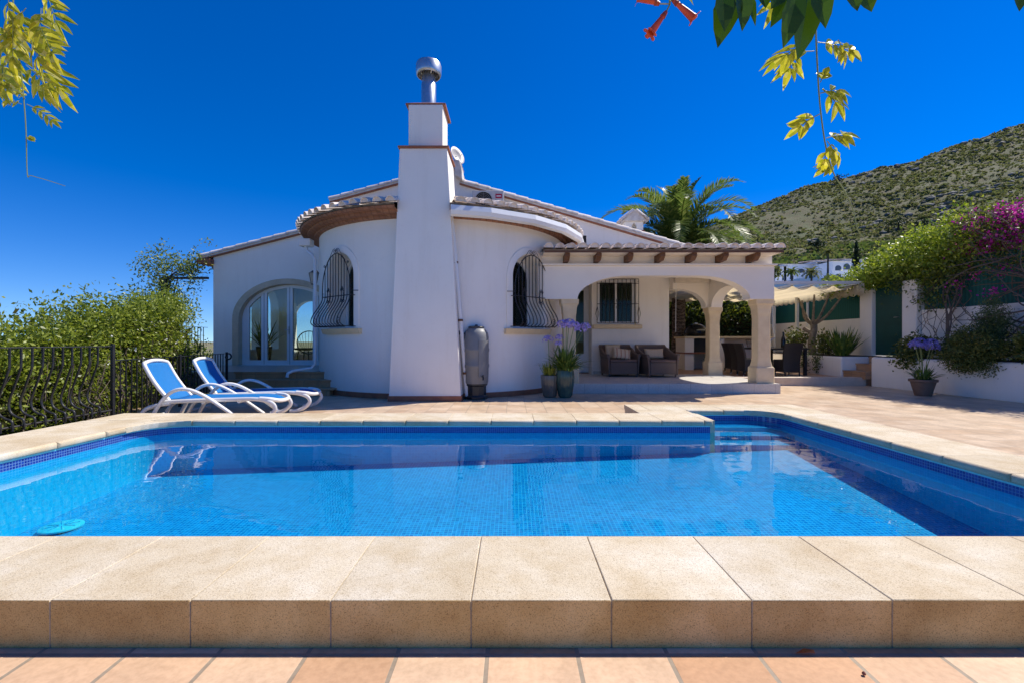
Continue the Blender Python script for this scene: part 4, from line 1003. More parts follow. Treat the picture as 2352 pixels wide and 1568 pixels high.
# ----- iron fences
def fence(label, A, B, zb, zt, spacing, belly, outward, posts, scroll_end=False):
    A = Vector(A); B = Vector(B); L = (B-A).length; dv = (B-A).normalized(); out = Vector(outward)
    f = thing('iron_fence', label, 'fence', A)
    obj('top_rail', MB().box(0, 0, 0, 0, 0, 0) if False else MB().tube([A+Vector((0, 0, zt)), B+Vector((0, 0, zt))], 0.011, 6, flat=((0, 0, 1), 0.6)), M['black'], f)
    obj('bottom_rail', MB().tube([A+Vector((0, 0, zb)), B+Vector((0, 0, zb))], 0.012, 6), M['black'], f)
    n = int(L/spacing)
    for k in range(1, n):
        p = A+dv*spacing*k
        if belly:
            H_ = zt-zb
            pr = [(0, 1.0), (0, 0.78), (0.012, 0.71), (0.08, 0.48), (0.125, 0.32), (0.13, 0.24), (0.105, 0.16), (0.045, 0.11), (-0.005, 0.09), (-0.025, 0.07), (-0.03, 0.04), (-0.03, -0.05)]
            pp = smoothpath([p+out*o_+Vector((0, 0, zb+H_*h_)) for o_, h_ in pr], 4)
            obj('baluster', MB().tube(pp, 0.0115, 6), M['black'], f, smooth=60)
        else: obj('baluster', MB().tube([p+Vector((0, 0, zb)), p+Vector((0, 0, zt))], 0.0095, 5), M['black'], f)
    for p in posts:
        p = Vector(p); obj('post', MB().box(p.x-0.019, p.x+0.019, p.y-0.019, p.y+0.019, p.z, zt+0.03), M['black'], f, bevel=0.004)
    if scroll_end:
        pp = [B+Vector((0.06+0.06*math.cos(a), -0.02, zt-0.06+0.06*math.sin(a))) for a in [math.pi*0.5-k*0.4 for k in range(13)]]
        obj('scroll', MB().tube(pp, 0.016, 6), M['black'], f)
    return f
fence('black pot-bellied iron fence along the left edge of the pool', (-5.22, 2.6, 0), (-5.22, 5.95, 0), 0.21, 1.035, 0.112, True, (-1, 0, 0), [(-5.22, 5.95, 0.0)])
fence('straight black iron fence behind the sun loungers', (-5.26, 6.02, 0), (-6.03, 9.6, 0), 0.08, 0.85, 0.125, False, (-1, 0, 0), [(-6.03, 9.62, 0.0), (-5.62, 7.7, 0.0)], True)
fence('far black railing at the left end of the house terrace', (-8.36, 10.9, 0), (-8.36, 12.5, 0), 0.55, 1.48, 0.11, False, (-1, 0, 0), [(-8.36, 10.9, 0.4)])
# ----- wicker chair and table seen through the arched door
rchair = thing('round_wicker_chair', 'round-backed wicker chair behind the glass door', 'chair', (-6.15, 13.6, 0.45))
wl = plain('light_cane', (0.22, 0.2, 0.15), 0.6)
hoop = [Vector((0.36*math.cos(a), 0.18+0.02*math.sin(a), 0.62+0.34*math.sin(a))) for a in [2*math.pi*k/28 for k in range(28)]]
obj('back_hoop', MB().tube(hoop, 0.016, 6, closed=True), wl, rchair, local=True)
sp_ = MB()
for k in range(9):
    a = math.pi*(k+1)/10; sp_.tube([(0.36*math.cos(a), 0.18, 0.62+0.34*math.sin(a)), (0.2*math.cos(a), 0.14, 0.42)], 0.006, 4)
obj('back_spokes', sp_, wl, rchair, local=True)
obj('seat', MB().lathe([(0.0, 0.38), (0.30, 0.40), (0.34, 0.43), (0.33, 0.46), (0.0, 0.44)], (0, 0, 0), 24, cap=False), M['wicker'], rchair, local=True)
for k in range(4): a = k*math.pi/2+0.7; obj('leg', MB().tube([(0.2*math.cos(a), 0.2*math.sin(a), 0.42), (0.28*math.cos(a), 0.28*math.sin(a), 0)], 0.016, 6), wl, rchair, local=True)
itab = thing('indoor_table', 'dark table with plants behind the glass door', 'table', (-5.25, 13.9, 0.45))
obj('tabletop', MB().box(-0.55, 0.55, -0.4, 0.4, 0.70, 0.75), M['brown'], itab, local=True, bevel=0.01)
for sx in (-0.48, 0.48):
    for sy in (-0.33, 0.33): obj('leg', MB().box(sx-0.03, sx+0.03, sy-0.03, sy+0.03, 0, 0.70), M['brown'], itab, local=True)
ipl = thing('indoor_plant', 'spiky plant in a pot behind the left glass pane', 'potted plant', (-7.35, 13.5, 0.45))
obj('pot', MB().lathe([(0.16, 0), (0.22, 0.5), (0.2, 0.5), (0.18, 0.42), (0, 0.42)], (0, 0, 0), 20, cap=False), M['brown'], ipl, local=True)
o = quads('leaves', strap_leaves(40, 0.9, 0.05, 0.42, 0.08, 40, 85, 0.3), 4, M['strap']); o.parent = ipl

# ================================================================== DINING TERRACE, WALLS, GATE
struct('dining_terrace', MB().box(5.70, 10.1, 11.42, 21.0, -0.02, 0.172), M['dining_floor'])
struct('terrace_kerb', MB().box(5.705, 8.86, 11.38, 11.72, -0.02, 0.205), [plain('pale_kerb', (0.62, 0.52, 0.42), 0.7, (0.54, 0.44, 0.35), 6)], bevel=0.008)
struct('back_terrace', MB().box(4.35, 5.70, 12.56, 21.0, -0.02, 0.18), M['dining_floor'])
# planter with steps beside it
def planter(name, label, poly, z0, z1):
    p = thing(name, label, 'planter', (poly[0][0], poly[0][1], 0))
    o = obj('wall', MB().prism([(x, y, z0) for x, y in poly], (0, 0, 0), (0, 0, z1-z0)), M['wall'], p, bevel=(0.05, 4), smooth=50)
    cx_ = sum(q[0] for q in poly)/len(poly); cy_ = sum(q[1] for q in poly)/len(poly)
    obj('soil', MB().prism([(cx_+(x-cx_)*0.86 if abs(x-cx_) < 2 else x, cy_+(y-cy_)*0.96, z1-0.01) for x, y in poly], (0, 0, 0), (0, 0, 0.025)), M['soil'], p)
    return p
planter('garden_planter', 'white planter wall at the right edge, under the bougainvillea', [(8.86, 11.25), (9.16, 8.2), (9.5, 5.0), (10.0, 5.0), (10.0, 11.25)], -0.02, 0.72)
planter('tree_planter', 'white raised planter with a bare-trunked tree beyond the steps', [(8.72, 12.05), (8.84, 14.6), (8.9, 19.5), (10.0, 19.5), (10.0, 12.05)], 0.1, 0.70)
gs = thing('gate_steps', 'brown tiled steps rising to the green gate', 'steps', (8.75, 11.65, 0.17))
gsm = MB()
for k in range(3): gsm.box(8.76+0.34*k, 10.0, 11.27+0.0*k, 12.03, 0.17+0.18*k, 0.35+0.18*k-0.03); gsm.box(8.74+0.34*k, 10.0, 11.26, 12.035, 0.35+0.18*k-0.03, 0.35+0.18*k)
obj('treads', gsm, brickmat('gate_step_tile', 0.3, (0.4, 0.22, 0.12), (0.46, 0.28, 0.16), (0.3, 0.2, 0.13), 0.006, 'wall', (-20, -20), 0.6, None, 0.1), gs)
BX = 10.0
bwall = thing('boundary_wall', 'long white garden wall with green screens on top, on the right', 'wall', (BX, 9.0, 0))
obj('wall_panel', MB().box(BX, BX+0.2, 12.95, 20.2, 0.0, 1.76), M['wall'], bwall)
obj('wall_panel', MB().box(BX, BX+0.2, 5.0, 11.10, 0.0, 1.86), M['wall'], bwall)
m, t, b = _nt('green_screen'); b.inputs['Roughness'].default_value = 0.75
wv = t.nodes.new('ShaderNodeTexWave'); wv.bands_direction = 'Y'; wv.inputs['Scale'].default_value = 4; wv.inputs['Distortion'].default_value = 3; wv.inputs['Detail'].default_value = 2; t.links.new(objco(t), wv.inputs[0])
t.links.new(mix(t, wv.outputs['Fac'], (0.004, 0.075, 0.062), (0.008, 0.115, 0.095)), b.inputs['Base Color']); M['screen'] = m
obj('screen', MB().box(BX+0.06, BX+0.09, 12.95, 20.1, 1.765, 2.55), M['screen'], bwall)
obj('screen', MB().box(BX+0.06, BX+0.09, 5.0, 11.1, 1.865, 2.95), M['screen'], bwall)
for y in (15.4, 17.6): obj('screen_post', MB().box(BX-0.02, BX+0.03, y-0.03, y+0.03, 1.6, 2.55), M['trim'], bwall)
for (y0, y1, z, lb) in ((12.50, 12.94, 2.52, 'white gate pillar on the dining terrace side of the green gate'), (11.12, 11.54, 2.62, 'white gate pillar on the pool side of the green gate')):
    tag(obj('gate_pillar', MB().box(BX-0.12, BX+0.28, y0, y1, 0.0, z), M['wall'], None, bevel=(0.02, 2)), lb, 'pillar', 'white pillars of the gate')
gt_ = thing('garden_gate', 'tall dark green gate between two white pillars', 'gate', (BX, 12.0, 0.7))
obj('leaf_panel', MB().box(BX-0.02, BX+0.02, 11.62, 12.49, 0.74, 2.85), plain('gate_green', (0.006, 0.075, 0.06), 0.5, (0.005, 0.055, 0.045), 3), gt_)
obj('frame', MB().box(BX-0.03, BX+0.03, 11.56, 11.62, 0.72, 2.85), M['black'], gt_)
obj('handle', MB().tube([(BX-0.02, 11.72, 1.72), (BX-0.07, 11.72, 1.72), (BX-0.07, 11.84, 1.72)], 0.012, 6), M['metal'], gt_)
tag(obj('corner_pillar', MB().box(9.75, 10.2, 20.2, 20.65, 0, 2.2), M['wall'], None, bevel=0.02), 'white pillar at the far corner of the garden wall', 'pillar')

# ----- awning over the dining terrace
aw = thing('awning', 'cream fabric awning with a scalloped valance over the dining terrace', 'awning', (7.0, 14.3, 0.2))
m, t, b = _nt('cream_canvas'); b.inputs['Roughness'].default_value = 0.9; b.inputs['Base Color'].default_value = (0.86, 0.79, 0.66, 1)
tr = t.nodes.new('ShaderNodeBsdfTranslucent'); tr.inputs[0].default_value = (0.9, 0.82, 0.66, 1); ms = t.nodes.new('ShaderNodeMixShader'); ms.inputs[0].default_value = 0.7
t.links.new(b.outputs[0], ms.inputs[1]); t.links.new(tr.outputs[0], ms.inputs[2]); t.links.new(ms.outputs[0], t.nodes['Material Output'].inputs[0]); M['canvas'] = m
am = MB(); KX, KY = 90, 6; vs = []
for j in range(KY+1):
    y = 12.62+(16.5-12.62)*j/KY
    for i in range(KX+1):
        x = 4.42+(9.5-4.42)*i/KX; sg_ = abs(math.sin(math.pi*(x-4.42)/0.56))
        vs.append((x, y, 2.60-0.13*sg_**1.0+0.05))
fs = [(j*(KX+1)+i, j*(KX+1)+i+1, (j+1)*(KX+1)+i+1, (j+1)*(KX+1)+i) for j in range(KY) for i in range(KX)]
o = obj('canopy', am.add(vs, fs), M['canvas'], aw, smooth=180); md = o.modifiers.new('thickness', 'SOLIDIFY'); md.thickness = 0.004
vl = MB(); vs = []; KV = 110
for i in range(KV+1):
    y = 12.3+(16.5-12.3)*i/KV; wob = 0.012*math.sin(y*9)
    lo = 2.39-0.05*abs(math.sin(math.pi*(y-12.3)/0.28)); vs += [(9.52, y, 2.66), (9.53+wob, y, lo)]
o = obj('valance', vl.add(vs, [(2*i, 2*i+1, 2*i+3, 2*i+2) for i in range(KV)]), M['canvas'], aw, smooth=180); md = o.modifiers.new('thickness', 'SOLIDIFY'); md.thickness = 0.004
for (a, b_) in (((5.6, 12.45), (9.62, 12.53)), ((4.4, 16.5), (9.62, 16.58))): obj('beam', MB().box(a[0], b_[0], a[1], b_[1], 2.665, 2.745), M['trim'], aw)
obj('side_beam', MB().box(9.48, 9.56, 12.53, 16.5, 2.665, 2.74), M['trim'], aw)
for i in range(10): x = 4.42+0.56*i; obj('cross_bar', MB().tube([(x, 12.5, 2.668), (x, 16.5, 2.668)], 0.018, 6), M['trim'], aw)
for (x, y) in ((9.52, 15.2), (9.52, 16.54), (4.5, 16.54)): obj('post', MB().box(x-0.04, x+0.04, y-0.04, y+0.04, 0.17 if x < 8 else 0.7, 2.665), M['trim'], aw)
tag(obj('awning_crank', MB().tube([(6.86, 12.0, 3.0), (6.88, 12.0, 1.50), (6.92, 12.0, 1.2), (6.72, 11.98, 1.06)], 0.012, 6).tube([(6.86, 12.0, 3.0), (6.86, 12.5, 2.72)], 0.012, 6), M['metal'], None), 'thin pale crank rod hanging from the awning beside the front porch column', 'crank')

# ----- dining set
M['dwicker'] = plain('black_wicker', (0.03, 0.026, 0.026), 0.5, (0.018, 0.016, 0.016), 60, bmp=0.5, bscale=120, bdist=0.006)
def make_dchair(label, loc, rz):
    t_ = thing('dining_chair', label, 'dining chair', loc, rz, 'dark wicker dining chairs')
    bk = MB(); vs = []; K = 10
    for k in range(K+1):
        q = k/K; z = 0.12+0.76*q; y = 0.21+0.10*q*q-0.03*math.sin(math.pi*q); wx = 0.22+0.035*q
        for sx in (-1, -0.5, 0, 0.5, 1): vs.append((sx*wx, y+0.02*(1-sx*sx), z))
        for sx in (1, 0.5, 0, -0.5, -1): vs.append((sx*wx, y-0.045+0.02*(1-sx*sx), z))
    fs = [(k*10+j, k*10+(j+1) % 10, (k+1)*10+(j+1) % 10, (k+1)*10+j) for k in range(K) for j in range(10)]+[tuple(range(10)), tuple(range(K*10, K*10+10))]
    obj('backrest', bk.add(vs, fs), M['dwicker'], t_, local=True, smooth=60)
    obj('seat', MB().box(-0.235, 0.235, -0.24, 0.2, 0.12, 0.45), M['dwicker'], t_, local=True, bevel=0.02)
    for sx in (-1, 1):
        for sy in (-0.2, 0.21):
            lg = obj('leg', MB().tube([(sx*0.2, sy, 0.13), (sx*0.2, sy*1.02, 0.025)], [0.022, 0.017], 6), M['dwicker'], t_, local=True)
            obj('foot', MB().lathe([(0.017, 0.0), (0.017, 0.025)], (sx*0.2, sy*1.02, 0), 8), M['metal'], lg, local=True)
    return t_
FZ = 0.173
dc = make_dchair('dark wicker dining chair at the left of the table, farthest of the row of three', (6.74, 13.75, FZ), R(92))
dup(dc, (6.62, 13.12, FZ), R(90), 'dark wicker dining chair at the left of the table, middle of the row of three')
dup(dc, (6.50, 12.52, FZ), R(88), 'dark wicker dining chair at the left of the table, nearest of the row of three')
dup(dc, (7.38, 12.22, FZ), R(184), 'dark wicker dining chair at the table end with its back to the pool')
dt = thing('dining_table', 'dark dining table under the cream awning', 'dining table', (7.58, 13.35, FZ))
obj('tabletop', MB().box(-0.6, 0.6, -0.85, 0.95, 0.70, 0.745), M['dwicker'], dt, local=True, bevel=0.008)
for sx in (-0.52, 0.52):
    for sy in (-0.77, 0.87): obj('leg', MB().box(sx-0.035, sx+0.035, sy-0.035, sy+0.035, 0, 0.70), M['dwicker'], dt, local=True)
bot = thing('wine_bottle', 'tall dark bottle on the dining table', 'bottle', (7.72, 12.95, FZ+0.746))
obj('glass_body', MB().lathe([(0.0, 0), (0.055, 0.002), (0.058, 0.03), (0.056, 0.24), (0.03, 0.32), (0.022, 0.36), (0.022, 0.45)], (0, 0, 0), 18), plain('dark_glass', (0.012, 0.008, 0.006), 0.12), bot, local=True, smooth=40)
bsk = thing('wire_basket', 'small wire basket on the dining table behind the porch column', 'basket', (7.0, 13.2, FZ+0.746))
wr = MB()
for z, r_ in ((0.0, 0.15), (0.12, 0.19), (0.22, 0.21)): wr.tube([(r_*math.cos(k*0.35), r_*0.8*math.sin(k*0.35), z+0.006) for k in range(18)], 0.006, 4, closed=True)
for k in range(12): a = k*math.pi/6; wr.tube([(0.15*math.cos(a), 0.12*math.sin(a), 0.005), (0.21*math.cos(a), 0.168*math.sin(a), 0.226)], 0.005, 4)
obj('wires', wr, plain('copper_wire', (0.2, 0.12, 0.08), 0.4, metal=0.5), bsk, local=True)
# ----- barbecue counter
bq = thing('barbecue_counter', 'built-in white barbecue counter with a tiled shelf beyond the porch', 'barbecue', (6.4, 15.2, 0.17))
bm1 = MB().box(5.66, 5.96, 14.9, 15.7, 0.17, 1.20); obj('pier', bm1, M['porchwall'], bq, bevel=0.01)
obj('pier', MB().box(6.75, 6.95, 14.9, 15.7, 0.17, 1.20), M['porchwall'], bq, bevel=0.01)
obj('pier', MB().box(8.3, 8.5, 14.9, 15.7, 0.17, 1.20), M['porchwall'], bq, bevel=0.01)
obj('back_panel', MB().box(5.66, 8.5, 15.7, 15.85, 0.17, 1.20), M['porchwall'], bq)
obj('firebox', MB().box(5.97, 6.74, 14.98, 15.69, 0.75, 1.19), M['dark'], bq)
obj('shelf', MB().box(5.64, 6.75, 14.85, 15.69, 0.70, 0.745), M['terra'], bq)
obj('worktop', MB().box(5.62, 8.55, 14.84, 15.88, 1.20, 1.265), M['limestone'], bq, bevel=0.01)
kb = thing('kettle_barbecue', 'shiny black domed kettle grill on the barbecue counter', 'grill', (6.18, 15.3, 1.265))
kd = plain('black_enamel', (0.012, 0.013, 0.016), 0.12)
obj('bowl', MB().lathe([(0.30, 0.0), (0.355, 0.08), (0.36, 0.12)], (0, 0, 0), 32), kd, kb, local=True, smooth=40)
obj('lid', MB().lathe([(0.365, 0.12), (0.35, 0.22), (0.29, 0.33), (0.18, 0.405), (0.0, 0.43)], (0, 0, 0), 32, cap=False), kd, kb, local=True, smooth=40)
obj('handle', MB().tube([(-0.12, -0.34, 0.2), (-0.12, -0.42, 0.2), (0.12, -0.42, 0.2), (0.12, -0.34, 0.2)], 0.014, 6), M['metal'], kb, local=True)
obj('vent_cap', MB().lathe([(0.07, 0.42), (0.07, 0.45), (0.0, 0.46)], (0, 0, 0), 14, cap=False), M['metal'], kb, local=True)
pl_ = thing('turquoise_planter', 'turquoise pot with ferny leaves under the barbecue shelf', 'potted plant', (6.42, 14.8, 0.17))
obj('pot', MB().lathe([(0.12, 0), (0.19, 0.25), (0.175, 0.25), (0.16, 0.2), (0, 0.2)], (0, 0, 0), 20, cap=False), plain('turquoise_glaze', (0.05, 0.25, 0.22), 0.25), pl_, local=True, smooth=40)
o = quads('leaves', strap_leaves(60, 0.3, 0.03, 0.22, 0.1, 20, 80, 0.8), 4, M['strap']); o.parent = pl_

# ================================================================== HILL, FAR HOUSES
def curve(x, P):
    P = np.array(P); return np.interp(x, P[:, 0], P[:, 1])
RIDGE = [(-1.0, -0.02), (-0.2, 0.0), (0.1, 0.10), (0.31, 0.20), (0.49, 0.28), (0.56, 0.308), (0.645, 0.344), (0.72, 0.358), (0.79, 0.377), (0.884, 0.40), (0.96, 0.43), (1.03, 0.452), (1.125, 0.482), (1.5, 0.60), (2.2, 0.72), (3.0, 0.75)]
def fbm(x, y, seed=0, oct=5):
    v = 0; a = 1.0; r_ = np.random.default_rng(seed)
    for o_ in range(oct):
        for _ in range(3):
            th = r_.uniform(0, 6.28); ph = r_.uniform(0, 6.28); k = 2**o_
            v = v+a*np.sin((x*np.cos(th)+y*np.sin(th))*k+ph+0.7*np.sin((x*np.sin(th)-y*np.cos(th))*k*0.6+ph))/3
        a *= 0.52
    return v
def hill_z(u, D):
    q = np.interp(D, [12, 60, 130, 200, 300, 450, 520, 700], [-0.1, 0.12, 0.265, 0.42, 0.68, 1.0, 0.97, 0.75])
    e = curve(u, RIDGE)
    z = e*q*D
    amp = np.clip((D-70)/250, 0, 1)*np.clip((u-0.0)*3, 0, 1)
    rocky = fbm(u*D/45, D/45, 3)*7.0*amp*np.clip((450-D)/80+0.1, 0.12, 1)+fbm(u*D/11, D/11, 5, 4)*1.1*amp
    return z+rocky-1.2
us = np.linspace(-0.4, 3.0, 210); Ds = np.concatenate([np.linspace(22, 130, 40), np.linspace(134, 520, 150), np.linspace(540, 700, 10)])
UU, DD = np.meshgrid(us, Ds); HX = UU*DD; HZ = hill_z(UU, DD)
nu, nd = len(us), len(Ds)
vv = np.stack([HX, DD, HZ], -1).reshape(-1, 3)
hm = MB(); hm.v = [tuple(p) for p in vv]; hm.f = [(j*nu+i, j*nu+i+1, (j+1)*nu+i+1, (j+1)*nu+i) for j in range(nd-1) for i in range(nu-1)]
m, t, b = _nt('hillside_ground'); b.inputs['Roughness'].default_value = 0.95
n1 = noise(t, 0.02, 5, 0.6); n2 = noise(t, 0.16, 4, 0.65); n3 = noise(t, 0.7, 3, 0.7)
base = ramp(t, n1, [(0.35, (0.070, 0.080, 0.025)), (0.5, (0.105, 0.088, 0.038)), (0.65, (0.072, 0.084, 0.026))])
base = mix(t, ramp(t, n2, [(0.45, 0.0), (0.60, 0.75)]), base, (0.085, 0.105, 0.035))
base = mix(t, ramp(t, n3, [(0.60, 0.0), (0.70, 0.5)]), base, (0.17, 0.15, 0.12))
t.links.new(base, b.inputs['Base Color']); bump(t, b, n3, 0.8, 0.8)
hill = struct('hillside', hm, m, smooth=180, recalc=False)
# scrub: many small tufts
def tufts(name, n, urange, drange, smin, smax, mat_, seed, rockmask=None, kind='stuff', label=None, cat=None):
    r_ = np.random.default_rng(seed)
    u = r_.uniform(*urange, n); D = np.sqrt(r_.uniform(drange[0]**2, drange[1]**2, n))
    msk = fbm(u*D/28, D/28, seed+9, 4)+r_.normal(0, 0.35, n)
    keep = ~((D < 165) & (u > 0.5) & (u < 0.86)) & (msk > (rockmask if rockmask is not None else -9)); u, D = u[keep], D[keep]
    P = np.stack([u*D, D, hill_z(u, D)], -1); N = len(P); S = r_.uniform(smin, smax, N)*(0.6+0.8*r_.random(N))
    k = 9
    C = np.repeat(P, k, axis=0); SS = np.repeat(S, k)[:, None]
    off = r_.normal(size=(N*k, 3))*np.array([0.42, 0.42, 0.26]); off[:, 2] = np.abs(off[:, 2])*0.7+0.06
    Q = C+off*SS
    d_ = unit(r_.normal(size=(N*k, 3))); s2 = unit(np.cross(d_, r_.normal(size=(N*k, 3))))
    V_ = np.stack([Q-d_*SS*0.45, Q+s2*SS*0.36, Q+d_*SS*0.45, Q-s2*SS*0.36], 1)
    o = quads(name, V_, 4, mat_, kind=kind)
    return o
M['scrub'] = leafmat('hill_scrub', (0.115, 0.14, 0.042), (0.18, 0.195, 0.06), 0.45, None, 0.9, (0.2, 0.17, 0.08))
M['scrub_g'] = leafmat('hill_bush_green', (0.10, 0.15, 0.03), (0.22, 0.28, 0.05), 0.35, None, 0.8)
M['rock'] = plain('grey_rock', (0.2, 0.19, 0.17), 0.9, (0.12, 0.115, 0.10), 0.5)
tag(tufts('hill_scrub', 20000, (0.15, 1.5), (120, 470), 0.7, 2.3, M['scrub'], 21, -0.55), 'low dark scrub covering the whole hillside', 'scrub')
tag(tufts('hill_bushes', 5200, (0.15, 1.5), (95, 265), 1.0, 2.8, M['scrub_g'], 22, -0.15), 'greener bushes over the lower slope of the hillside', 'bushes')
# rock outcrops
rk = MB(); r_ = np.random.default_rng(5)
for k in range(230):
    a_ = r_.uniform(); u = r_.uniform(0.55, 1.35); D = r_.uniform(230, 330) if k < 110 else r_.uniform(420, 452)
    if k < 110: y_t = 470+20*math.sin(u*9)+r_.normal()*22
    if k < 110:
        u = r_.normal(0.93, 0.14); D = 325+60*(u-0.9)+r_.normal()*13
    z = float(hill_z(np.array(u), np.array(D))); s_ = r_.uniform(1.0, 3.4)
    bm = bmesh.new(); bmesh.ops.create_icosphere(bm, subdivisions=1, radius=1)
    vs = [(u*D+v.co.x*s_*r_.uniform(0.7, 1.3), D+v.co.y*s_*r_.uniform(0.7, 1.3), z+v.co.z*s_*0.6*r_.uniform(0.7, 1.3)) for v in bm.verts]
    rk.add(vs, [tuple(v.index for v in f.verts) for f in bm.faces]); bm.free()
tag(obj('rock_outcrop', rk, M['rock'], None, recalc=False), 'grey rocks breaking through the scrub of the hillside', 'rocks', kind='stuff')
# trees standing out on the slope
def blob_tree(name, label, P, h, w_, mat_, n=260, trunk=True, group=None, leaf=0.8, shape=(1, 1, 0.7)):
    t_ = thing(name, label, 'tree', P, 0, group)
    c = np.array([0, 0, h*0.62]); pts = []
    cl = rng.normal(size=(14, 3))*np.array([w_*0.26*shape[0], w_*0.26*shape[1], h*0.2*shape[2]])+c
    o = quads('crown', leaves(clumps(cl, n//14, (w_*0.13, w_*0.13, h*0.08)), leaf, leaf*0.6), 4, mat_); o.parent = t_
    obj('trunk', MB().tube([(0, 0, -0.5), (0.05*w_, 0, h*0.35), (0, 0, h*0.7)], [w_*0.06, w_*0.045, w_*0.02], 6), M['soil'], t_, local=True)
    return t_
M['pine'] = leafmat('dark_pine', (0.018, 0.034, 0.014), (0.05, 0.075, 0.02), 0.1, None, 0.7)
def on_hill(x, D): u = (x-1176)/F; return (u*D, D, float(hill_z(np.array(u), np.array(D))))
for (x, D, h, w_, lb) in ((2062, 300, 9, 13, 'wide dark pine on the middle of the hillside'), (2120, 290, 8, 7, 'smaller dark pine beside the wide one on the hillside'), (1925, 440, 9, 12, 'dark pine on the skyline of the hill behind the hanging vine'), (1878, 260, 8, 6, 'dark pine low on the hillside above the palm'), (1830, 200, 7, 6, 'bushy green pine on the lower hillside, nearest the porch roof'), (1890, 185, 6, 7, 'bushy green tree above the white houses')):
    blob_tree('hillside_pine', lb, on_hill(x, D), h, w_, M['pine'], 300, group='pines on the hillside', leaf=1.3)
up = on_hill(2303, 250)
pole = thing('utility_pole', 'dark utility pole on the upper right of the hillside', 'pole', up)
obj('mast', MB().tube([(0, 0, -1), (0, 0, 7.6)], 0.22, 6), M['soil'], pole, local=True); obj('cross_arm', MB().box(-1.3, 1.3, -0.1, 0.1, 6.4, 6.65), M['soil'], pole, local=True)
# white villas on the lower slope
M['farwhite'] = plain('far_white', (0.92, 0.92, 0.92), 0.8, (0.88, 0.88, 0.88), 0.3)
M['farroof'] = plain('far_roof', (0.75, 0.66, 0.58), 0.85, (0.62, 0.5, 0.42), 0.8)
M['farwin'] = plain('far_window', (0.06, 0.08, 0.11), 0.3, (0.1, 0.12, 0.14), 1)
def far_house(label, x0, x1, ytop, ybot, D, wins, blocks):
    p0 = at(x0, ybot, D); p1 = at(x1, ytop, D); k = D/F
    h_ = thing('terraced_villa', label, 'house', (p0.x, D, p0.z), 0, 'white houses below the hill')
    for (bx0, bx1, by, dy, rt_) in blocks:
        a = (bx0-x0)*k; b_ = (bx1-x0)*k; z = (ybot-by)*k
        wl_ = obj('wall', MB().box(a, b_, dy, dy+9, -6, z), M['farwhite'], h_, local=True)
        rf = MB().prism([(a-0.3, dy-0.4, z), (a-0.3, dy+9.4, z+rt_), (a-0.3, dy+9.4, z+rt_-0.3), (a-0.3, dy-0.4, z-0.12)], (0, 0, 0), (b_-a+0.6, 0, 0))
        obj('roof', rf, M['farroof'], h_, local=True)
    obj('terrace', MB().box(0, (x1-x0)*k, -15, -1.6, -5.0, -0.6), M['farwhite'], h_, local=True)  # white slab added out of sight to bounce sunlight onto the shaded facade
    for (wx0, wx1, wy0, wy1, dy, arch) in wins:
        a = (wx0-x0)*k; b_ = (wx1-x0)*k; z0 = (ybot-wy1)*k; z1 = (ybot-wy0)*k
        pts = arch_pts((a+b_)/2, (b_-a)/2, z0, z0+(z1-z0)*0.5, z1, 8) if arch else [(a, z0), (b_, z0), (b_, z1), (a, z1)]
        obj('window', MB().prism([(u, dy-0.06, z) for u, z in pts], (0, 0, 0), (0, 0.05, 0)), M['farwin'], h_, local=True)
    return h_
far_house('long low white terraced house left of the tall palm on the lower slope', 1770, 1898, 605, 650, 150,
    [(1806, 1826, 618, 628, 0, 1), (1832, 1848, 618, 627, 0, 1), (1852, 1870, 616, 627, 0, 1), (1796, 1803, 636, 644, 0, 0), (1814, 1822, 634, 642, 0, 0), (1858, 1866, 634, 643, 0, 0), (1874, 1879, 614, 622, -1.5, 0), (1883, 1888, 614, 622, -1.5, 0), (1786, 1790, 628, 634, -1, 0)],
    [(1770, 1806, 612, 0.0, 1.2), (1800, 1872, 607, 0.0, 1.6), (1870, 1898, 600, -1.5, 1.0), (1776, 1792, 622, -1.0, 0.4)])
far_house('taller white house with arched windows beside the cypress on the lower slope', 1912, 1985, 592, 650, 140,
    [(1918, 1932, 610, 622, 0, 1), (1937, 1952, 606, 620, 0, 1), (1957, 1972, 604, 618, 0, 1), (1921, 1931, 630, 640, 0, 0)],
    [(1912, 1955, 600, 0.0, 1.4), (1950, 1990, 594, 1.0, 1.6)])
fh = at(1967, 622, 128)
cy = thing('cypress', 'thin dark cypress beside the taller white house', 'tree', (fh.x, fh.y, fh.z-1))
cyp = rng.normal(size=(500, 3))*np.array([0.42, 0.42, 2.2])+np.array([0, 0, 4.2]); cyp[:, :2] *= np.clip((9.0-cyp[:, 2:3])/6, 0.15, 1)
o = quads('crown', leaves(cyp, 0.9, 0.4, (0, 0, 1.5)), 4, M['pine']); o.parent = cy
obj('trunk', MB().tube([(0, 0, -3), (0, 0, 3)], 0.15, 6), M['soil'], cy, local=True)

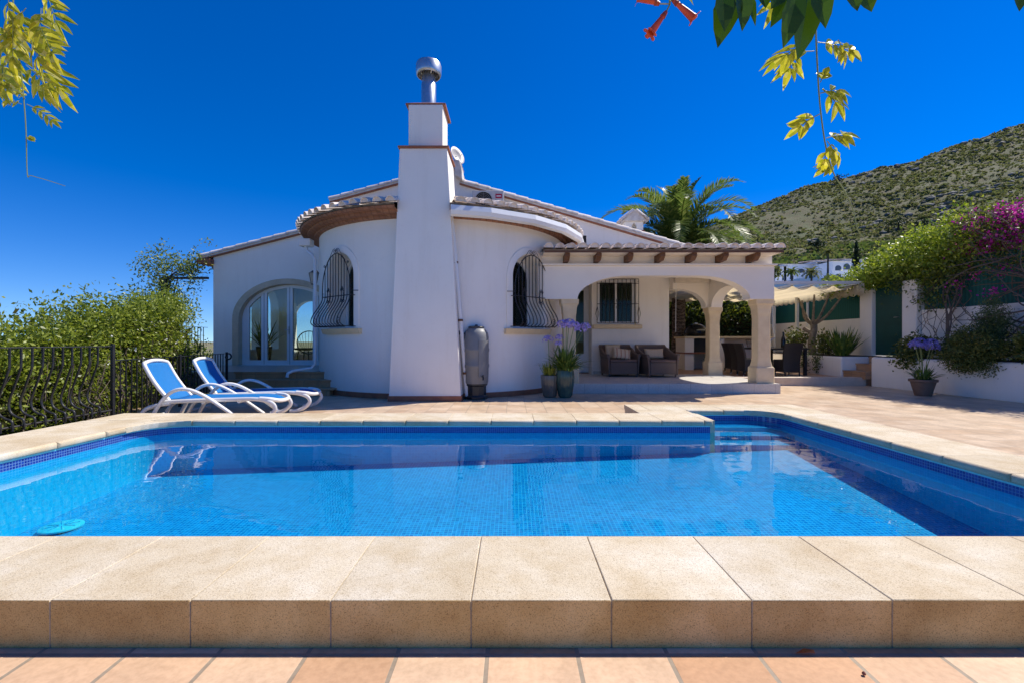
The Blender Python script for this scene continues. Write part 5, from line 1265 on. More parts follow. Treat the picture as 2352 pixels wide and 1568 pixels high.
# ----- palms
def frond_quads(L, az, el, droop, nl, ll, w0=0.045, sweep=0.75):
    P = []; d = Vector((math.cos(az)*math.cos(el), math.sin(az)*math.cos(el), math.sin(el))); p = Vector((0.12*math.cos(az), 0.12*math.sin(az), 0)); K = 24
    side = Vector((-math.sin(az), math.cos(az), 0)); V_ = []; path_ = [p.copy()]
    for i in range(K):
        p = p+d*L/K; d = (d+Vector((0, 0, -droop/K*(0.5+1.6*i/K)))).normalized(); path_.append(p.copy())
    for k in range(nl):
        t_ = 0.10+0.9*k/nl; i = min(int(t_*K), K-1); q = path_[i].lerp(path_[i+1], t_*K-i); dd = (path_[i+1]-path_[i]).normalized()
        l_ = ll*(math.sin(math.pi*min(1, t_*0.85+0.12))**0.6)*random.uniform(0.85, 1.1); up_ = side.cross(dd).normalized()
        if up_.z < 0: up_ = -up_
        for sg in (-1, 1):
            v = (side*sg*random.uniform(0.7, 0.9)+dd*sweep+up_*random.uniform(0.15, 0.45)).normalized(); w_ = w0*random.uniform(0.7, 1.1)
            m_ = q+v*l_*0.5+Vector((0, 0, -0.02)); tip = q+v*l_+Vector((0, 0, -0.16*l_)); wv_ = dd*w_*0.5
            V_.append([q+wv_*0.6, q-wv_*0.6, m_-wv_, m_+wv_]); V_.append([m_+wv_, m_-wv_, tip-wv_*0.1, tip+wv_*0.1])
    for i in range(K):
        w_ = 0.035*(1-i/K)+0.006
        V_.append([path_[i]+side*w_, path_[i]-side*w_, path_[i+1]-side*w_, path_[i+1]+side*w_])
    return np.array([[tuple(x) for x in q] for q in V_])
M['frond'] = leafmat('palm_frond', (0.06, 0.115, 0.022), (0.16, 0.22, 0.04), 0.5, None, 0.4, (0.3, 0.32, 0.09))
palm = thing('palm_tree', 'tall date palm with arching fronds rising behind the porch', 'palm tree', (5.82, 15.9, 0.17))
m, t, b = _nt('palm_trunk'); b.inputs['Roughness'].default_value = 0.95
wv = t.nodes.new('ShaderNodeTexWave'); wv.bands_direction = 'Z'; wv.inputs['Scale'].default_value = 2.6; wv.inputs['Distortion'].default_value = 11; wv.inputs['Detail'].default_value = 3; wv.inputs['Detail Scale'].default_value = 2; t.links.new(objco(t), wv.inputs[0])
t.links.new(ramp(t, wv.outputs['Fac'], [(0.1, (0.07, 0.05, 0.04)), (0.8, (0.18, 0.135, 0.11))]), b.inputs['Base Color']); bump(t, b, wv.outputs['Fac'], 0.6, 0.03); M['palmtrunk'] = m
ptr = MB(); prof = []
for k in range(46): z = 4.35*k/45; prof.append(((0.27-0.05*min(1, z/1.2))*(1+0.015*((k % 2)*2-1))+(0.10*max(0, (z-3.6)/0.75)), z))
obj('trunk', ptr.lathe(prof, (0, 0, 0), 18), M['palmtrunk'], palm, local=True)
for k in range(62):
    az = k*2.39996+random.uniform(-0.2, 0.2); q = k/61
    el = R(82-95*q+random.uniform(-6, 6)); L_ = random.uniform(2.6, 3.2)*(0.82 if q < 0.15 else 1)
    V_ = frond_quads(L_, az, el, 1.4+0.65*random.random(), 70, 0.52, 0.058)
    fo = quads('frond', V_+np.array([0, 0, 4.4-0.25*q]), 4, M['frond']); fo.parent = palm
def small_palm(label, P, h, L_, n, mat_):
    t_ = thing('small_palm', label, 'palm tree', P, 0, 'palms by the white houses')
    obj('trunk', MB().tube([(0, 0, -3), (0.1, 0, h)], [0.3, 0.2], 7), M['palmtrunk'], t_, local=True)
    V_ = np.concatenate([frond_quads(L_, k*2.4, R(70-80*k/n), 1.5, 14, L_*0.28, 0.25) for k in range(n)])
    o = quads('crown', V_+np.array([0.1, 0, h]), 4, mat_); o.parent = t_
pp = at(1818, 645, 118); small_palm('bright green fan palm in front of the long white house', (pp.x, pp.y, pp.z), 2.2, 2.0, 22, M['scrub_g'])
pp = at(1863, 645, 120); small_palm('yellowish palm in front of the long white house, right of the fan palm', (pp.x, pp.y, pp.z), 2.0, 2.6, 22, M['scrub'])
pp = at(1901, 648, 125); small_palm('tall thin-trunked palm between the two white houses', (pp.x, pp.y, pp.z), 8.0, 2.4, 22, M['scrub'])
for (x, y, D, h, w_, mm, lb) in ((1905, 648, 118, 3, 4.5, 'scrub_g', 'round bright green bush between the two white houses'), (1776, 640, 100, 4, 3, 'scrub', 'dry yellow shrub at the end of the porch roof')):
    p = at(x, y, D); blob_tree('shrub', lb, (p.x, p.y, p.z-1), h, w_, M[mm], 300, group='shrubs by the white houses', leaf=0.7)

# ================================================================== GARDEN PLANTS
M['hedge'] = leafmat('hedge_leaf', (0.07, 0.12, 0.012), (0.30, 0.36, 0.04), 0.42, (1.0, 1.0, 0.6), 0.4, (0.42, 0.46, 0.09))
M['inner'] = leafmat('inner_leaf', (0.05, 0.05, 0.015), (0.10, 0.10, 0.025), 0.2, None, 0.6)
M['twig'] = plain('grey_twig', (0.16, 0.12, 0.09), 0.9, (0.1, 0.075, 0.06), 20)
M['white_petal'] = leafmat('white_petal', (0.75, 0.75, 0.7), (0.9, 0.9, 0.88), 0.3)
hedge = thing('garden_hedge', 'long bright green flowering hedge behind the pool fence', 'hedge', (-6.6, 7.2, -0.8))
# centre line: along the fence from near-left to the house corner
def hedge_line(q):
    x = np.interp(q, [0, 0.35, 0.7, 1], [-6.5, -6.45, -6.95, -8.75]); y = np.interp(q, [0, 0.35, 0.7, 1], [3.2, 6.3, 9.0, 11.3]); zt = np.interp(q, [0, 0.29, 0.35, 0.45, 0.57, 0.7, 0.85, 1], [0.7, 1.08, 1.28, 1.48, 1.62, 1.78, 1.88, 1.85])+0.07*np.sin(np.asarray(q)*47)+0.05*np.sin(np.asarray(q)*113+1)
    return x, y, zt
q = rng.random(1000); x, y, zt = hedge_line(q)
zz = -0.9+(zt+0.9)*rng.random(1000)**0.7
wd = 0.72*np.sqrt(np.clip(1-((zz+0.9)/(zt+0.9))**3, 0.12, 1))
cs = np.stack([x+rng.uniform(-1, 1, 1000)*wd, y+rng.uniform(-0.4, 0.4, 1000), zz], -1)
q2 = rng.random(260); x2, y2, zt2 = hedge_line(q2)
top = np.stack([x2+rng.uniform(-0.6, 0.6, 260), y2+rng.uniform(-0.3, 0.3, 260), zt2+rng.normal(0, 0.10, 260)], -1)
hp = np.concatenate([clumps(cs, 74, (0.12, 0.12, 0.12)), clumps(top, 40, (0.10, 0.10, 0.14))])
o = quads('foliage', leaves(hp, 0.062, 0.027, (0, 0, 0.35)), 4, M['hedge'], hedge)
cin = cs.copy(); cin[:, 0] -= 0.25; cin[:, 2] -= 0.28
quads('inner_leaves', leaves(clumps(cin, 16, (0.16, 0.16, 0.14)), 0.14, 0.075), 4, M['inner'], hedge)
# upright shoots
sh = []
for k in range(200):
    qq = random.random(); a, b_, c_ = hedge_line(qq); bx = float(a)+random.uniform(-0.6, 0.6); by = float(b_)+random.uniform(-0.3, 0.3); l_ = random.uniform(0.12, 0.38)
    dx, dy = random.uniform(-0.15, 0.15), random.uniform(-0.15, 0.15)
    for i in range(9): sh.append((bx+dx*i/9, by+dy*i/9, float(c_)-0.08+l_*i/9))
quads('shoots', leaves(np.repeat(np.array(sh), 2, axis=0), 0.06, 0.022, (0, 0, 0.6)), 4, M['hedge'], hedge)
fw = np.stack([x+rng.uniform(-1, 1, 1000)*wd*1.15+0.1, y, zz], -1)[:170]
quads('blossom', leaves(clumps(fw, 4, (0.02, 0.02, 0.02)), 0.032, 0.03), 4, M['white_petal'], hedge)
tm = MB()
for k in range(70):
    a, b_, c_ = hedge_line(random.random()); a = float(a)+random.uniform(-0.2, 0.62); b_ = float(b_)
    tm.tube([(a, b_, -0.9), (a+random.uniform(-.15, .15), b_+random.uniform(-.2, .2), 0.1), (a+random.uniform(-.3, .3), b_+random.uniform(-.3, .3), float(c_)*0.7)], [0.014, 0.01, 0.005], 5)
for k in range(80):
    qq = random.uniform(0.33, 0.75); a, b_, c_ = hedge_line(qq); a = float(a)+random.uniform(0.55, 0.85); b_ = float(b_)
    tm.tube([(a, b_, -0.4), (a+random.uniform(-.1, .15), b_+random.uniform(-.25, .25), random.uniform(0.1, 0.4)), (a+random.uniform(-.2, .2), b_+random.uniform(-.35, .35), random.uniform(0.35, 0.8))], [0.009, 0.007, 0.003], 4)
obj('branches', tm, M['twig'], hedge)
# pergola frame with climber at the far left corner of the house
pg = thing('iron_pergola', 'black iron pergola arm beside the left corner of the house', 'pergola', (-9.4, 12.4, 0.45))
obj('post', MB().box(-9.50, -9.40, 12.35, 12.45, -1.4, 2.84), M['black'], pg); obj('beam', MB().box(-9.5, -8.28, 12.36, 12.44, 2.79, 2.85), M['black'], pg)
cl = thing('climbing_plant', 'loose green climber growing over the iron pergola arm', 'climber', (-9.45, 12.45, 0))
cs = np.concatenate([np.stack([rng.normal(-9.2, 0.42, 60), rng.normal(12.5, 0.35, 60), rng.normal(3.02, 0.2, 60)], -1), np.stack([rng.normal(-9.5, 0.28, 34), rng.normal(12.5, 0.25, 34), rng.uniform(1.8, 2.8, 34)], -1), np.stack([rng.uniform(-9.9, -8.5, 26), rng.normal(12.5, 0.3, 26), rng.normal(3.3, 0.16, 26)], -1)])
quads('foliage', leaves(clumps(cs, 24, (0.12, 0.12, 0.1)), 0.085, 0.036, (0, 0, 0.2)), 4, leafmat('climber_leaf', (0.08, 0.13, 0.02), (0.26, 0.31, 0.04), 0.35, None, 0.45), cl)
cm = MB()
for k in range(9): cm.tube([(-9.45, 12.45, -1.3), (-9.45+random.uniform(-.1, .1), 12.42, 1.5), (-9.4+random.uniform(-.3, .3), 12.5, 2.85), (-9.2+random.uniform(-.6, .8), 12.5+random.uniform(-.2, .2), 3.0+random.uniform(0, 0.4))], [0.03, 0.025, 0.015, 0.006], 5)
obj('stems', cm, M['twig'], cl)

# dark hedge behind the dining terrace
dh = thing('dark_hedge', 'tall dark hedge closing the far end of the dining terrace', 'hedge', (7.0, 18.6, 0))
n_ = 420; cs = np.stack([rng.uniform(4.6, 9.9, n_), rng.uniform(18.0, 18.9, n_), rng.uniform(0.0, 3.1, n_)], -1)
quads('foliage', leaves(clumps(cs, 30, (0.2, 0.15, 0.2)), 0.15, 0.07), 4, leafmat('dark_leaf', (0.012, 0.03, 0.008), (0.05, 0.09, 0.018), 0.2, None, 0.5), dh)
cs = np.stack([rng.uniform(4.6, 9.9, 60), rng.uniform(17.7, 18.3, 60), rng.uniform(2.1, 2.9, 60)], -1)
quads('bright_tips', leaves(clumps(cs, 16, (0.2, 0.15, 0.15)), 0.2, 0.04, (0, 0, -0.8)), 4, M['hedge'], dh)
obj('branches', MB().box(4.6, 9.9, 18.75, 18.95, -0.5, 3.0), M['soil'], dh)

# green vine over the gate
M['vine'] = leafmat('vine_leaf', (0.13, 0.21, 0.015), (0.38, 0.46, 0.05), 0.4, (1, 1, 0.6), 0.4, (0.42, 0.46, 0.12))
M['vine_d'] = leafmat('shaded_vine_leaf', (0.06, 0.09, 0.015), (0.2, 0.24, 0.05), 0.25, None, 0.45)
gv_ = thing('green_vine', 'big mound of bright green vine spilling over the garden gate', 'vine', (10.2, 11.4, 2.6))
def mound(n, c, r_, sq=0.6):
    d_ = unit(rng.normal(size=(n, 3))); rr = rng.random(n)[:, None]**0.45
    return np.array(c)+d_*rr*np.array(r_)
cs = np.concatenate([mound(230, (10.25, 11.1, 3.15), (0.85, 1.7, 0.72)), mound(120, (10.2, 12.4, 2.88), (0.8, 1.1, 0.42)), mound(70, (10.1, 10.2, 3.35), (0.7, 1.0, 0.75)), mound(46, (9.7, 13.3, 2.72), (0.5, 0.9, 0.16))])
quads('foliage', leaves(clumps(cs, 44, (0.13, 0.13, 0.11)), 0.085, 0.045, (0, 0, 0.15)), 4, M['vine'], gv_)
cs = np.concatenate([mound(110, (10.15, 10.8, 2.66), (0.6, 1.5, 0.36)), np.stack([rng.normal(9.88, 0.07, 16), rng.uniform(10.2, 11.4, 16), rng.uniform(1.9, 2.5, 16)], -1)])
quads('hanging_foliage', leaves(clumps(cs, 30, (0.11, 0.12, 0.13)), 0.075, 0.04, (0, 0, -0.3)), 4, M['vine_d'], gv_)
vm = MB()
for k in range(14):
    y0 = random.uniform(9.8, 11.0); p = [(9.92, y0, 2.6)]; z = 2.6
    for i in range(6): z -= random.uniform(0.15, 0.35); p.append((9.9+random.uniform(-.12, .06), y0+random.uniform(-.25, .25), max(0.75, z)))
    vm.tube(smoothpath(p, 3), [0.010]*1+[0.006]*(len(p)*3-3), 4)
for k in range(5): vm.tube(smoothpath([(9.6, 9.9+0.08*k, 0.7), (9.72, 10.0+random.uniform(-.2, .2), 1.5), (9.9, 10.2+random.uniform(-.3, .3), 2.3), (10.1, 10.5+random.uniform(-.6, .6), 2.9)], 4), 0.016, 5)
obj('stems', vm, M['twig'], gv_)
# bougainvillea
bg_ = thing('bougainvillea', 'magenta bougainvillea with bare twisted branches above the right garden wall', 'bougainvillea', (10.1, 8.8, 0.7))
M['magenta'] = leafmat('magenta_bract', (0.30, 0.012, 0.20), (0.68, 0.03, 0.48), 0.4, None, 0.5, (0.8, 0.25, 0.4))
cs = np.concatenate([mound(120, (10.2, 8.9, 3.35), (0.7, 1.3, 0.5)), mound(50, (10.1, 9.4, 3.62), (0.5, 0.9, 0.22)), mound(60, (10.1, 8.2, 3.15), (0.7, 0.8, 0.5)), mound(40, (10.2, 9.8, 3.05), (0.5, 0.7, 0.45)), np.array([(9.8, 9.6, 2.45), (9.75, 9.0, 2.5), (9.8, 9.35, 2.05), (9.75, 9.15, 2.1), (9.8, 10.0, 2.3)])])
quads('bracts', leaves(clumps(cs, 24, (0.08, 0.08, 0.07)), 0.052, 0.046), 4, M['magenta'], bg_)
cs2 = np.concatenate([mound(40, (10.1, 9.3, 3.55), (0.6, 1.0, 0.3)), mound(150, (10.3, 8.9, 3.0), (0.8, 1.6, 0.6)), mound(60, (10.2, 9.2, 3.4), (0.6, 1.2, 0.3))])
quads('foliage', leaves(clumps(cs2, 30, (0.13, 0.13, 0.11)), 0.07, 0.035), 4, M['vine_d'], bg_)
cs3 = mound(60, (10.2, 8.9, 2.65), (0.5, 1.5, 0.3))
quads('dry_leaves', leaves(clumps(cs3, 16, (0.15, 0.15, 0.12)), 0.05, 0.025), 4, leafmat('dry_leaf', (0.16, 0.08, 0.07), (0.3, 0.18, 0.14), 0.2), bg_)
bm2 = MB()
trk = [(9.6, 8.25, 0.7), (9.68, 8.3, 1.25), (9.62, 8.35, 1.7), (9.75, 8.45, 2.2), (9.9, 8.6, 2.8), (10.1, 8.8, 3.3)]
bm2.tube(smoothpath(trk, 4), 0.05, 7)
for k in range(44):
    b0 = Vector(random.choice(trk[1:5])); p = [b0]; dvv = Vector((random.uniform(-.25, .1), random.uniform(-0.3, 1.0), random.uniform(-.2, .8))).normalized()
    for i in range(5): dvv = (dvv+Vector((random.uniform(-.25, .25), random.uniform(-.4, .4), random.uniform(-.45, .35)))).normalized(); p.append(p[-1]+dvv*random.uniform(0.18, 0.34))
    sp2 = smoothpath(p, 3); bm2.tube(sp2, [0.018-0.014*i/len(sp2) for i in range(len(sp2))], 4)
obj('branches', bm2, M['twig'], bg_)
bt = thing('garden_tree', 'dark green rounded tree behind the bougainvillea at the right edge', 'tree', (12.6, 9.9, 0))
cs = mound(130, (12.7, 9.9, 3.75), (0.75, 0.9, 0.8)); quads('crown', leaves(clumps(cs, 40, (0.16, 0.16, 0.14)), 0.11, 0.045, (0, 0, 0.5)), 4, leafmat('tree_leaf', (0.03, 0.06, 0.012), (0.1, 0.15, 0.02), 0.25), bt)
obj('trunk', MB().tube([(12.6, 9.9, -1), (12.65, 9.9, 3.4)], [0.12, 0.06], 7), M['twig'], bt)
# shrubs of the planter
def shrub(name, label, cs, n, rad, L_, W_, mat_, base, stems=8, cat='shrub', bias=(0, 0, 0.3), group='shrubs in the white planters'):
    t_ = thing(name, label, cat, base, 0, group)
    quads('foliage', leaves(clumps(cs, n, rad), L_, W_, bias), 4, mat_, t_)
    sm = MB(); cs = np.array(cs)
    for k in range(stems):
        c = cs[random.randrange(len(cs))]; sm.tube([base, ((base[0]+c[0])/2+random.uniform(-.05, .05), (base[1]+c[1])/2, (base[2]+c[2])/2+0.05), tuple(c)], [0.014, 0.01, 0.004], 5)
    obj('stems', sm, M['twig'], t_); return t_
M['dull'] = leafmat('dull_leaf', (0.05, 0.08, 0.016), (0.16, 0.19, 0.04), 0.25, None, 0.5, (0.24, 0.2, 0.05))
M['fine'] = leafmat('fine_leaf', (0.05, 0.085, 0.03), (0.15, 0.2, 0.06), 0.2, None, 0.55)
shrub('rounded_shrub', 'bushy olive-green shrub bulging over the front of the planter wall', mound(150, (9.05, 8.95, 0.88), (0.38, 0.52, 0.44)), 80, (0.07, 0.07, 0.07), 0.06, 0.020, M['dull'], (9.3, 8.95, 0.7), 12)
shrub('feathery_shrub', 'upright feathery grey-green shrub against the garden wall', mound(90, (9.5, 9.0, 1.32), (0.22, 0.26, 0.62)), 70, (0.07, 0.07, 0.09), 0.06, 0.014, M['fine'], (9.45, 9.0, 0.7), 10, bias=(0, 0, 0.6))
shrub('broad_leaved_shrub', 'dark broad-leaved shrub beside the bare trunk at the right edge', mound(80, (9.35, 8.05, 0.98), (0.32, 0.45, 0.28)), 36, (0.09, 0.09, 0.08), 0.085, 0.045, M['dull'], (9.45, 8.1, 0.7))
shrub('leafy_shrub', 'loose leafy shrub at the end of the planter near the gate', np.concatenate([mound(40, (9.25, 10.35, 0.98), (0.25, 0.55, 0.26)), mound(16, (8.95, 10.3, 0.75), (0.15, 0.35, 0.22))]), 28, (0.09, 0.1, 0.08), 0.09, 0.05, M['dull'], (9.3, 10.3, 0.7))
shrub('rose_bush', 'thin twiggy shrub left of the bare-trunked tree', mound(22, (9.15, 14.6, 1.12), (0.25, 0.4, 0.35)), 22, (0.09, 0.09, 0.09), 0.11, 0.06, M['dull'], (9.2, 14.5, 0.7))
shrub('rose_bush', 'thin twiggy shrub right of the bare-trunked tree, before the spiky plant', mound(24, (9.1, 13.2, 1.02), (0.22, 0.4, 0.28)), 24, (0.09, 0.09, 0.08), 0.10, 0.05, M['dull'], (9.2, 13.2, 0.7))
yk = thing('spiky_plant', 'clump of upright sword-shaped leaves in the raised planter', 'plant', (9.15, 12.6, 0.7), 0, 'shrubs in the white planters')
o = quads('leaves', strap_leaves(120, 0.80, 0.045, 0.0, 0.18, 40, 88, 0.12), 4, M['strap']); o.parent = yk
bt2 = thing('bare_tree', 'gnarled bare-branched tree in the raised planter under the awning', 'tree', (9.25, 14.0, 0.7))
tb2 = MB().tube(smoothpath([(9.25, 14.0, 0.6), (9.22, 14.0, 1.1), (9.28, 13.98, 1.5), (9.25, 14.0, 1.75)], 4), [0.11]*5+[0.095]*4+[0.10]*4, 9)
for e in ((9.0, 14.3, 2.45), (9.1, 13.7, 2.5), (9.35, 13.4, 2.5), (9.6, 13.2, 2.45), (9.3, 14.6, 2.4)): tb2.tube(smoothpath([(9.25, 14.0, 1.6), ((9.25+e[0])/2+random.uniform(-.1, .1), (14.0+e[1])/2, 1.85), e], 4), [0.05-0.0035*i for i in range(9)], 6)
tb2.tube([(9.22, 14.0, 1.35), (9.1, 14.2, 1.5)], 0.06, 6)
obj('trunk', tb2, plain('pale_bark', (0.3, 0.25, 0.19), 0.9, (0.15, 0.12, 0.09), 9, bmp=0.5, bscale=30, bdist=0.02), bt2)
for y_, lb in ((13.05, 'trailing plant hanging down the raised planter, nearer the steps'), (13.6, 'trailing plant hanging down the raised planter, under the bare-trunked tree')):
    n_ = 26; cs = np.stack([np.full(n_, 8.73)+rng.normal(0, 0.03, n_), y_+rng.normal(0, 0.10, n_), rng.uniform(0.3, 0.78, n_)], -1)
    shrub('trailing_plant', lb, cs, 14, (0.03, 0.06, 0.05), 0.05, 0.03, M['fine'], (8.95, y_, 0.72), 5, 'trailing plant', (0, 0, -0.6))

# ================================================================== HANGING VINES NEAR THE CAMERA
M['sunleaf'] = leafmat('backlit_leaf', (0.34, 0.38, 0.02), (0.62, 0.58, 0.06), 0.6, (1.0, 0.95, 0.5), 0.3, (0.8, 0.75, 0.3))
M['darkleaf'] = leafmat('big_leaf', (0.025, 0.07, 0.006), (0.06, 0.13, 0.012), 0.35, (1, 1, 0.5), 0.35)
def lance(p, d, n_, L_, W_, curl=0.3):
    """one leaflet: 8 quads, folded along the midrib"""
    p = Vector(p); d = Vector(d).normalized(); n_ = Vector(n_); s_ = d.cross(n_).normalized(); n_ = s_.cross(d).normalized(); out = []
    ws = (0.04, 0.75, 1.0, 0.62, 0.02); ts = (0, 0.22, 0.48, 0.76, 1.0); prev = None
    for t_, w_ in zip(ts, ws):
        c = p+d*L_*t_-n_*curl*L_*t_*t_; e = s_*W_*0.5*w_; up_ = n_*W_*0.16*w_
        cur = (c+e+up_, c, c-e+up_)
        if prev: out.append([prev[0], cur[0], cur[1], prev[1]]); out.append([prev[1], cur[1], cur[2], prev[2]])
        prev = cur
    return out
def pinnate(p, d, nrm, L_, pairs, ll, lw):
    p = Vector(p); d = Vector(d).normalized(); nrm = Vector(nrm); s_ = d.cross(nrm).normalized(); out = []; rach = [p.copy()]
    for k in range(pairs):
        p = p+d*L_/pairs; d = (d+Vector((0, 0, -0.10))).normalized(); rach.append(p.copy())
        for sg in (-1, 1):
            v = s_*sg*0.85+d*0.75+Vector((random.uniform(-.25, .25), random.uniform(-.25, .25), random.uniform(-.3, .1)))
            nn_ = nrm+Vector((random.uniform(-.5, .5), random.uniform(-.5, .5), random.uniform(-.3, .3)))
            out += lance(p, v, nn_, ll*random.uniform(0.75, 1.1)*(0.62+0.42*math.sin(math.pi*(k+1)/(pairs+1))), lw*0.92)
    out += lance(p, d, nrm, ll*1.1, lw)
    return out, rach
def vine(name, label, stem, leafs, lm, sr=0.0022, stemmat=None):
    t_ = thing(name, label, 'vine', stem[0], 0, 'vines hanging into the picture')
    sp3 = smoothpath(stem, 5); sm = MB().tube(sp3, [sr*(1-0.6*i/len(sp3)) for i in range(len(sp3))], 5)
    Vq = []
    for (p, d, nrm, L_, pr, ll, lw) in leafs:
        q_, rach = pinnate(p, d, nrm, L_, pr, ll, lw); Vq += q_; sm.tube(rach, sr*0.55, 4)
    obj('stem', sm, stemmat or M['stalk'], t_)
    quads('leaves', np.array([[tuple(v) for v in q] for q in Vq]), 4, lm, t_)
    return t_
D1 = 1.55
A = lambda x, y, dd=0.0: tuple(at(x, y, D1+dd))
lf = []
for (x, y, ang, L_, ll) in ((100, -30, -65, 0.16, 0.075), (60, 20, -150, 0.13, 0.07), (90, 60, -50, 0.16, 0.075), (50, 75, -10, 0.12, 0.07), (30, 40, -100, 0.15, 0.07), (75, 110, -55, 0.16, 0.08), (40, 130, -120, 0.12, 0.065), (10, 100, -80, 0.14, 0.07), (20, -10, -90, 0.15, 0.08), (70, 90, -75, 0.17, 0.08), (5, 150, -70, 0.10, 0.06), (60, 150, -45, 0.12, 0.07), (-20, 60, -40, 0.14, 0.07), (50, 30, -70, 0.14, 0.075), (95, 20, -80, 0.15, 0.07)):
    lf.append((A(x, y, random.uniform(-.12, .12)), (math.cos(R(ang)), random.uniform(-.3, .3), math.sin(R(ang))), (random.uniform(-.3, .3), -1, random.uniform(0.1, 0.6)), L_*0.8, 5, ll*0.95, 0.024))
for (x, y, ang, L_, ll) in ((50, 240, 160, 0.06, 0.03), (62, 240, -25, 0.09, 0.032), (58, 228, 130, 0.05, 0.025), (64, 315, -20, 0.012, 0.012)):
    lf.append((A(x, y), (math.cos(R(ang)), 0.1, math.sin(R(ang))), (0.2, -1, 0.4), L_, 4, ll, 0.013))
vine('hanging_vine', 'yellow-green vine hanging into the top left of the view', [A(28, -130), A(32, 40), A(47, 150), A(55, 230), A(60, 300), A(63, 400), A(72, 404), A(110, 415), A(150, 428)], lf, M['sunleaf'])
D1 = 1.45
lf = []
for (x, y, ang, L_, n_, ll) in ((1800, -25, -120, 0.05, 2, 0.07), (1770, -30, -70, 0.04, 2, 0.05), (1870, 118, 175, 0.10, 4, 0.062), (1852, 100, -160, 0.06, 3, 0.07), (1830, 118, -115, 0.06, 3, 0.06), (1878, 98, -8, 0.10, 4, 0.055), (1925, 92, -55, 0.035, 2, 0.05), (1884, 215, 15, 0.05, 3, 0.062), (1888, 205, -55, 0.06, 2, 0.06), (1884, 190, 70, 0.02, 2, 0.03), (1884, 262, -155, 0.06, 3, 0.05), (1898, 318, 15, 0.045, 3, 0.055), (1900, 325, -45, 0.05, 3, 0.045), (1898, 335, -85, 0.04, 2, 0.04), (1912, 378, -160, 0.022, 3, 0.04)):
    lf.append((A(x, y, random.uniform(-.05, .05)), (math.cos(R(ang)), random.uniform(-.3, .3), math.sin(R(ang))), (random.uniform(-.4, .4), -1, random.uniform(-0.1, 0.8)), L_*1.0, n_, ll, 0.022))
vine('hanging_vine', 'long yellow-green vine with sparse leaves hanging down to the hillside on the right', [A(1872, -140), A(1873, 40), A(1877, 150), A(1884, 250), A(1897, 340), A(1915, 400), A(1940, 440), A(1960, 485), A(1968, 525), A(1985, 548), A(2002, 553)], lf, M['sunleaf'], 0.0028)
D1 = 1.0
def bigleaf_spray(label, leafs, stem):
    t_ = thing('leaf_spray', label, 'vine', stem[0], 0, 'vines hanging into the picture')
    Vq = []
    for (x, y, ang, L_, W_) in leafs: Vq += lance(A(x, y, random.uniform(-.05, .05)), (math.cos(R(ang)), random.uniform(-.15, .15), math.sin(R(ang))), (random.uniform(-.3, .3), -1, random.uniform(0, .5)), L_, W_, 0.08)
    quads('leaves', np.array([[tuple(v) for v in q] for q in Vq]), 4, M['darkleaf'], t_)
    obj('stem', MB().tube(smoothpath(stem, 4), 0.002, 5), M['stalk'], t_)
bigleaf_spray('big dark green leaves hanging at the top of the view, left of the long vine', [(1690, -40, -105, 0.135, 0.06), (1660, -30, -85, 0.09, 0.045), (1700, -35, -80, 0.09, 0.05), (1745, -30, -75, 0.05, 0.04), (1715, -30, -70, 0.085, 0.02)], [A(1725, -160), A(1705, -80), A(1690, -40)])
bigleaf_spray('cluster of big dark green leaves at the top of the long hanging vine', [(1860, -45, -95, 0.165, 0.066), (1835, -30, -100, 0.12, 0.05), (1825, -30, -120, 0.09, 0.04), (1875, -40, -80, 0.10, 0.045), (1800, -30, -120, 0.06, 0.04), (1950, -30, -65, 0.055, 0.04), (1975, -40, -60, 0.07, 0.05), (1870, -30, -60, 0.06, 0.04)], [A(1880, -170), A(1870, -90), A(1855, -45)])
bigleaf_spray('tip of a dark leaf at the top right corner of the view', [(2335, -40, -75, 0.058, 0.045), (2352, -40, -80, 0.05, 0.04)], [A(2345, -160), A(2340, -90), A(2335, -40)])
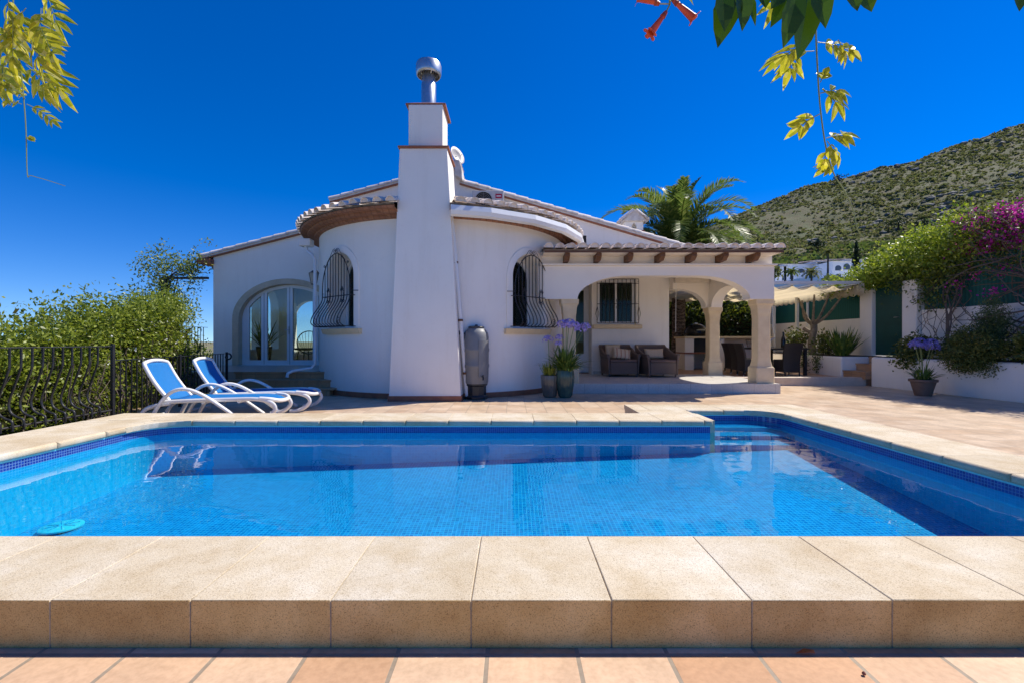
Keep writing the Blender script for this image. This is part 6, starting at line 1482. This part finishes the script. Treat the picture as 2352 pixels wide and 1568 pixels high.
# trumpet flowers
tf = thing('trumpet_flower', 'cluster of orange trumpet flowers hanging at the top of the view', 'flower', A(1510, -20), 0)
m = plain('orange_trumpet', (0.62, 0.10, 0.025), 0.45, (0.42, 0.05, 0.015), 40); M['trumpet'] = m
def trumpet(base, tip, r0, r1):
    base = Vector(base); tip = Vector(tip); d_ = (tip-base); L_ = d_.length; d_.normalize(); rt_ = Vector((0, 0, 1)).rotation_difference(d_).to_matrix()
    mb = MB(); prof = [(r0*0.5, 0), (r0, L_*0.08), (r0*0.9, L_*0.2), (r0*1.35, L_*0.6), (r1*0.8, L_*0.88), (r1*0.95, L_*0.97)]
    mb.lathe(prof, (0, 0, 0), 14, cap=False)
    for k in range(5):
        a = 2*math.pi*k/5; c_ = Vector((r1*0.9*math.cos(a), r1*0.9*math.sin(a), L_*0.96)); o_ = Vector((math.cos(a), math.sin(a), 0.25)); t_ = Vector((-math.sin(a), math.cos(a), 0))
        mb.add([c_-t_*r1*0.5, c_+t_*r1*0.5, c_+o_*r1*0.55+t_*r1*0.45, c_+o_*r1*0.75, c_+o_*r1*0.55-t_*r1*0.45], [(0, 1, 2, 3, 4)])
    mb.v = [tuple(base+rt_ @ Vector(v)) for v in mb.v]; return mb
for (b0, b1) in (((1530, 28), (1492, 80)), ((1545, 0), (1595, 45)), ((1515, 10), (1465, -6))):
    o = obj('bloom', trumpet(A(*b0), A(*b1), 0.0052, 0.0105), M['trumpet'], tf, smooth=50); md = o.modifiers.new('thickness', 'SOLIDIFY'); md.thickness = 0.0006
    obj('calyx', MB().tube([A(b0[0], b0[1]), tuple(Vector(A(*b0)).lerp(Vector(A(*b1)), 0.22))], [0.004, 0.0066], 8), plain('calyx_red', (0.25, 0.05, 0.02), 0.5), o)
obj('stem', MB().tube(smoothpath([A(1520, -150), A(1535, -60), A(1538, 12)], 4), 0.0022, 5).tube([A(1538, 12), A(1530, 28)], 0.0016, 4).tube([A(1538, 5), A(1545, 0)], 0.0016, 4).tube([A(1538, 10), A(1515, 10)], 0.0016, 4), M['stalk'], tf)
Vq = lance(A(1560, -25), (0.8, 0, -0.5), (0, -1, 0.3), 0.045, 0.012)+lance(A(1520, -20), (-0.7, 0, -0.9), (0, -1, 0.3), 0.03, 0.012)
quads('leaves', np.array([[tuple(v) for v in q] for q in Vq]), 4, M['sunleaf'], tf)
ts = thing('terrace_shrub', 'green shrub seen through the glass door beyond the far side of the room', 'shrub', (-6.4, 19.0, -1.5))
cs = np.concatenate([mound(60, (-6.9, 19.0, 0.4), (1.6, 0.5, 1.2)), mound(24, (-5.2, 19.0, 0.9), (0.5, 0.4, 1.4)), mound(90, (-11.5, 17.5, 0.1), (1.2, 3.5, 1.3))])
quads('foliage', leaves(clumps(cs, 30, (0.15, 0.15, 0.15)), 0.12, 0.06), 4, M['hedge'], ts)
obj('stems', MB().tube([(-6.4, 19, -1.5), (-6.6, 19, 0.6)], 0.04, 5), M['twig'], ts)
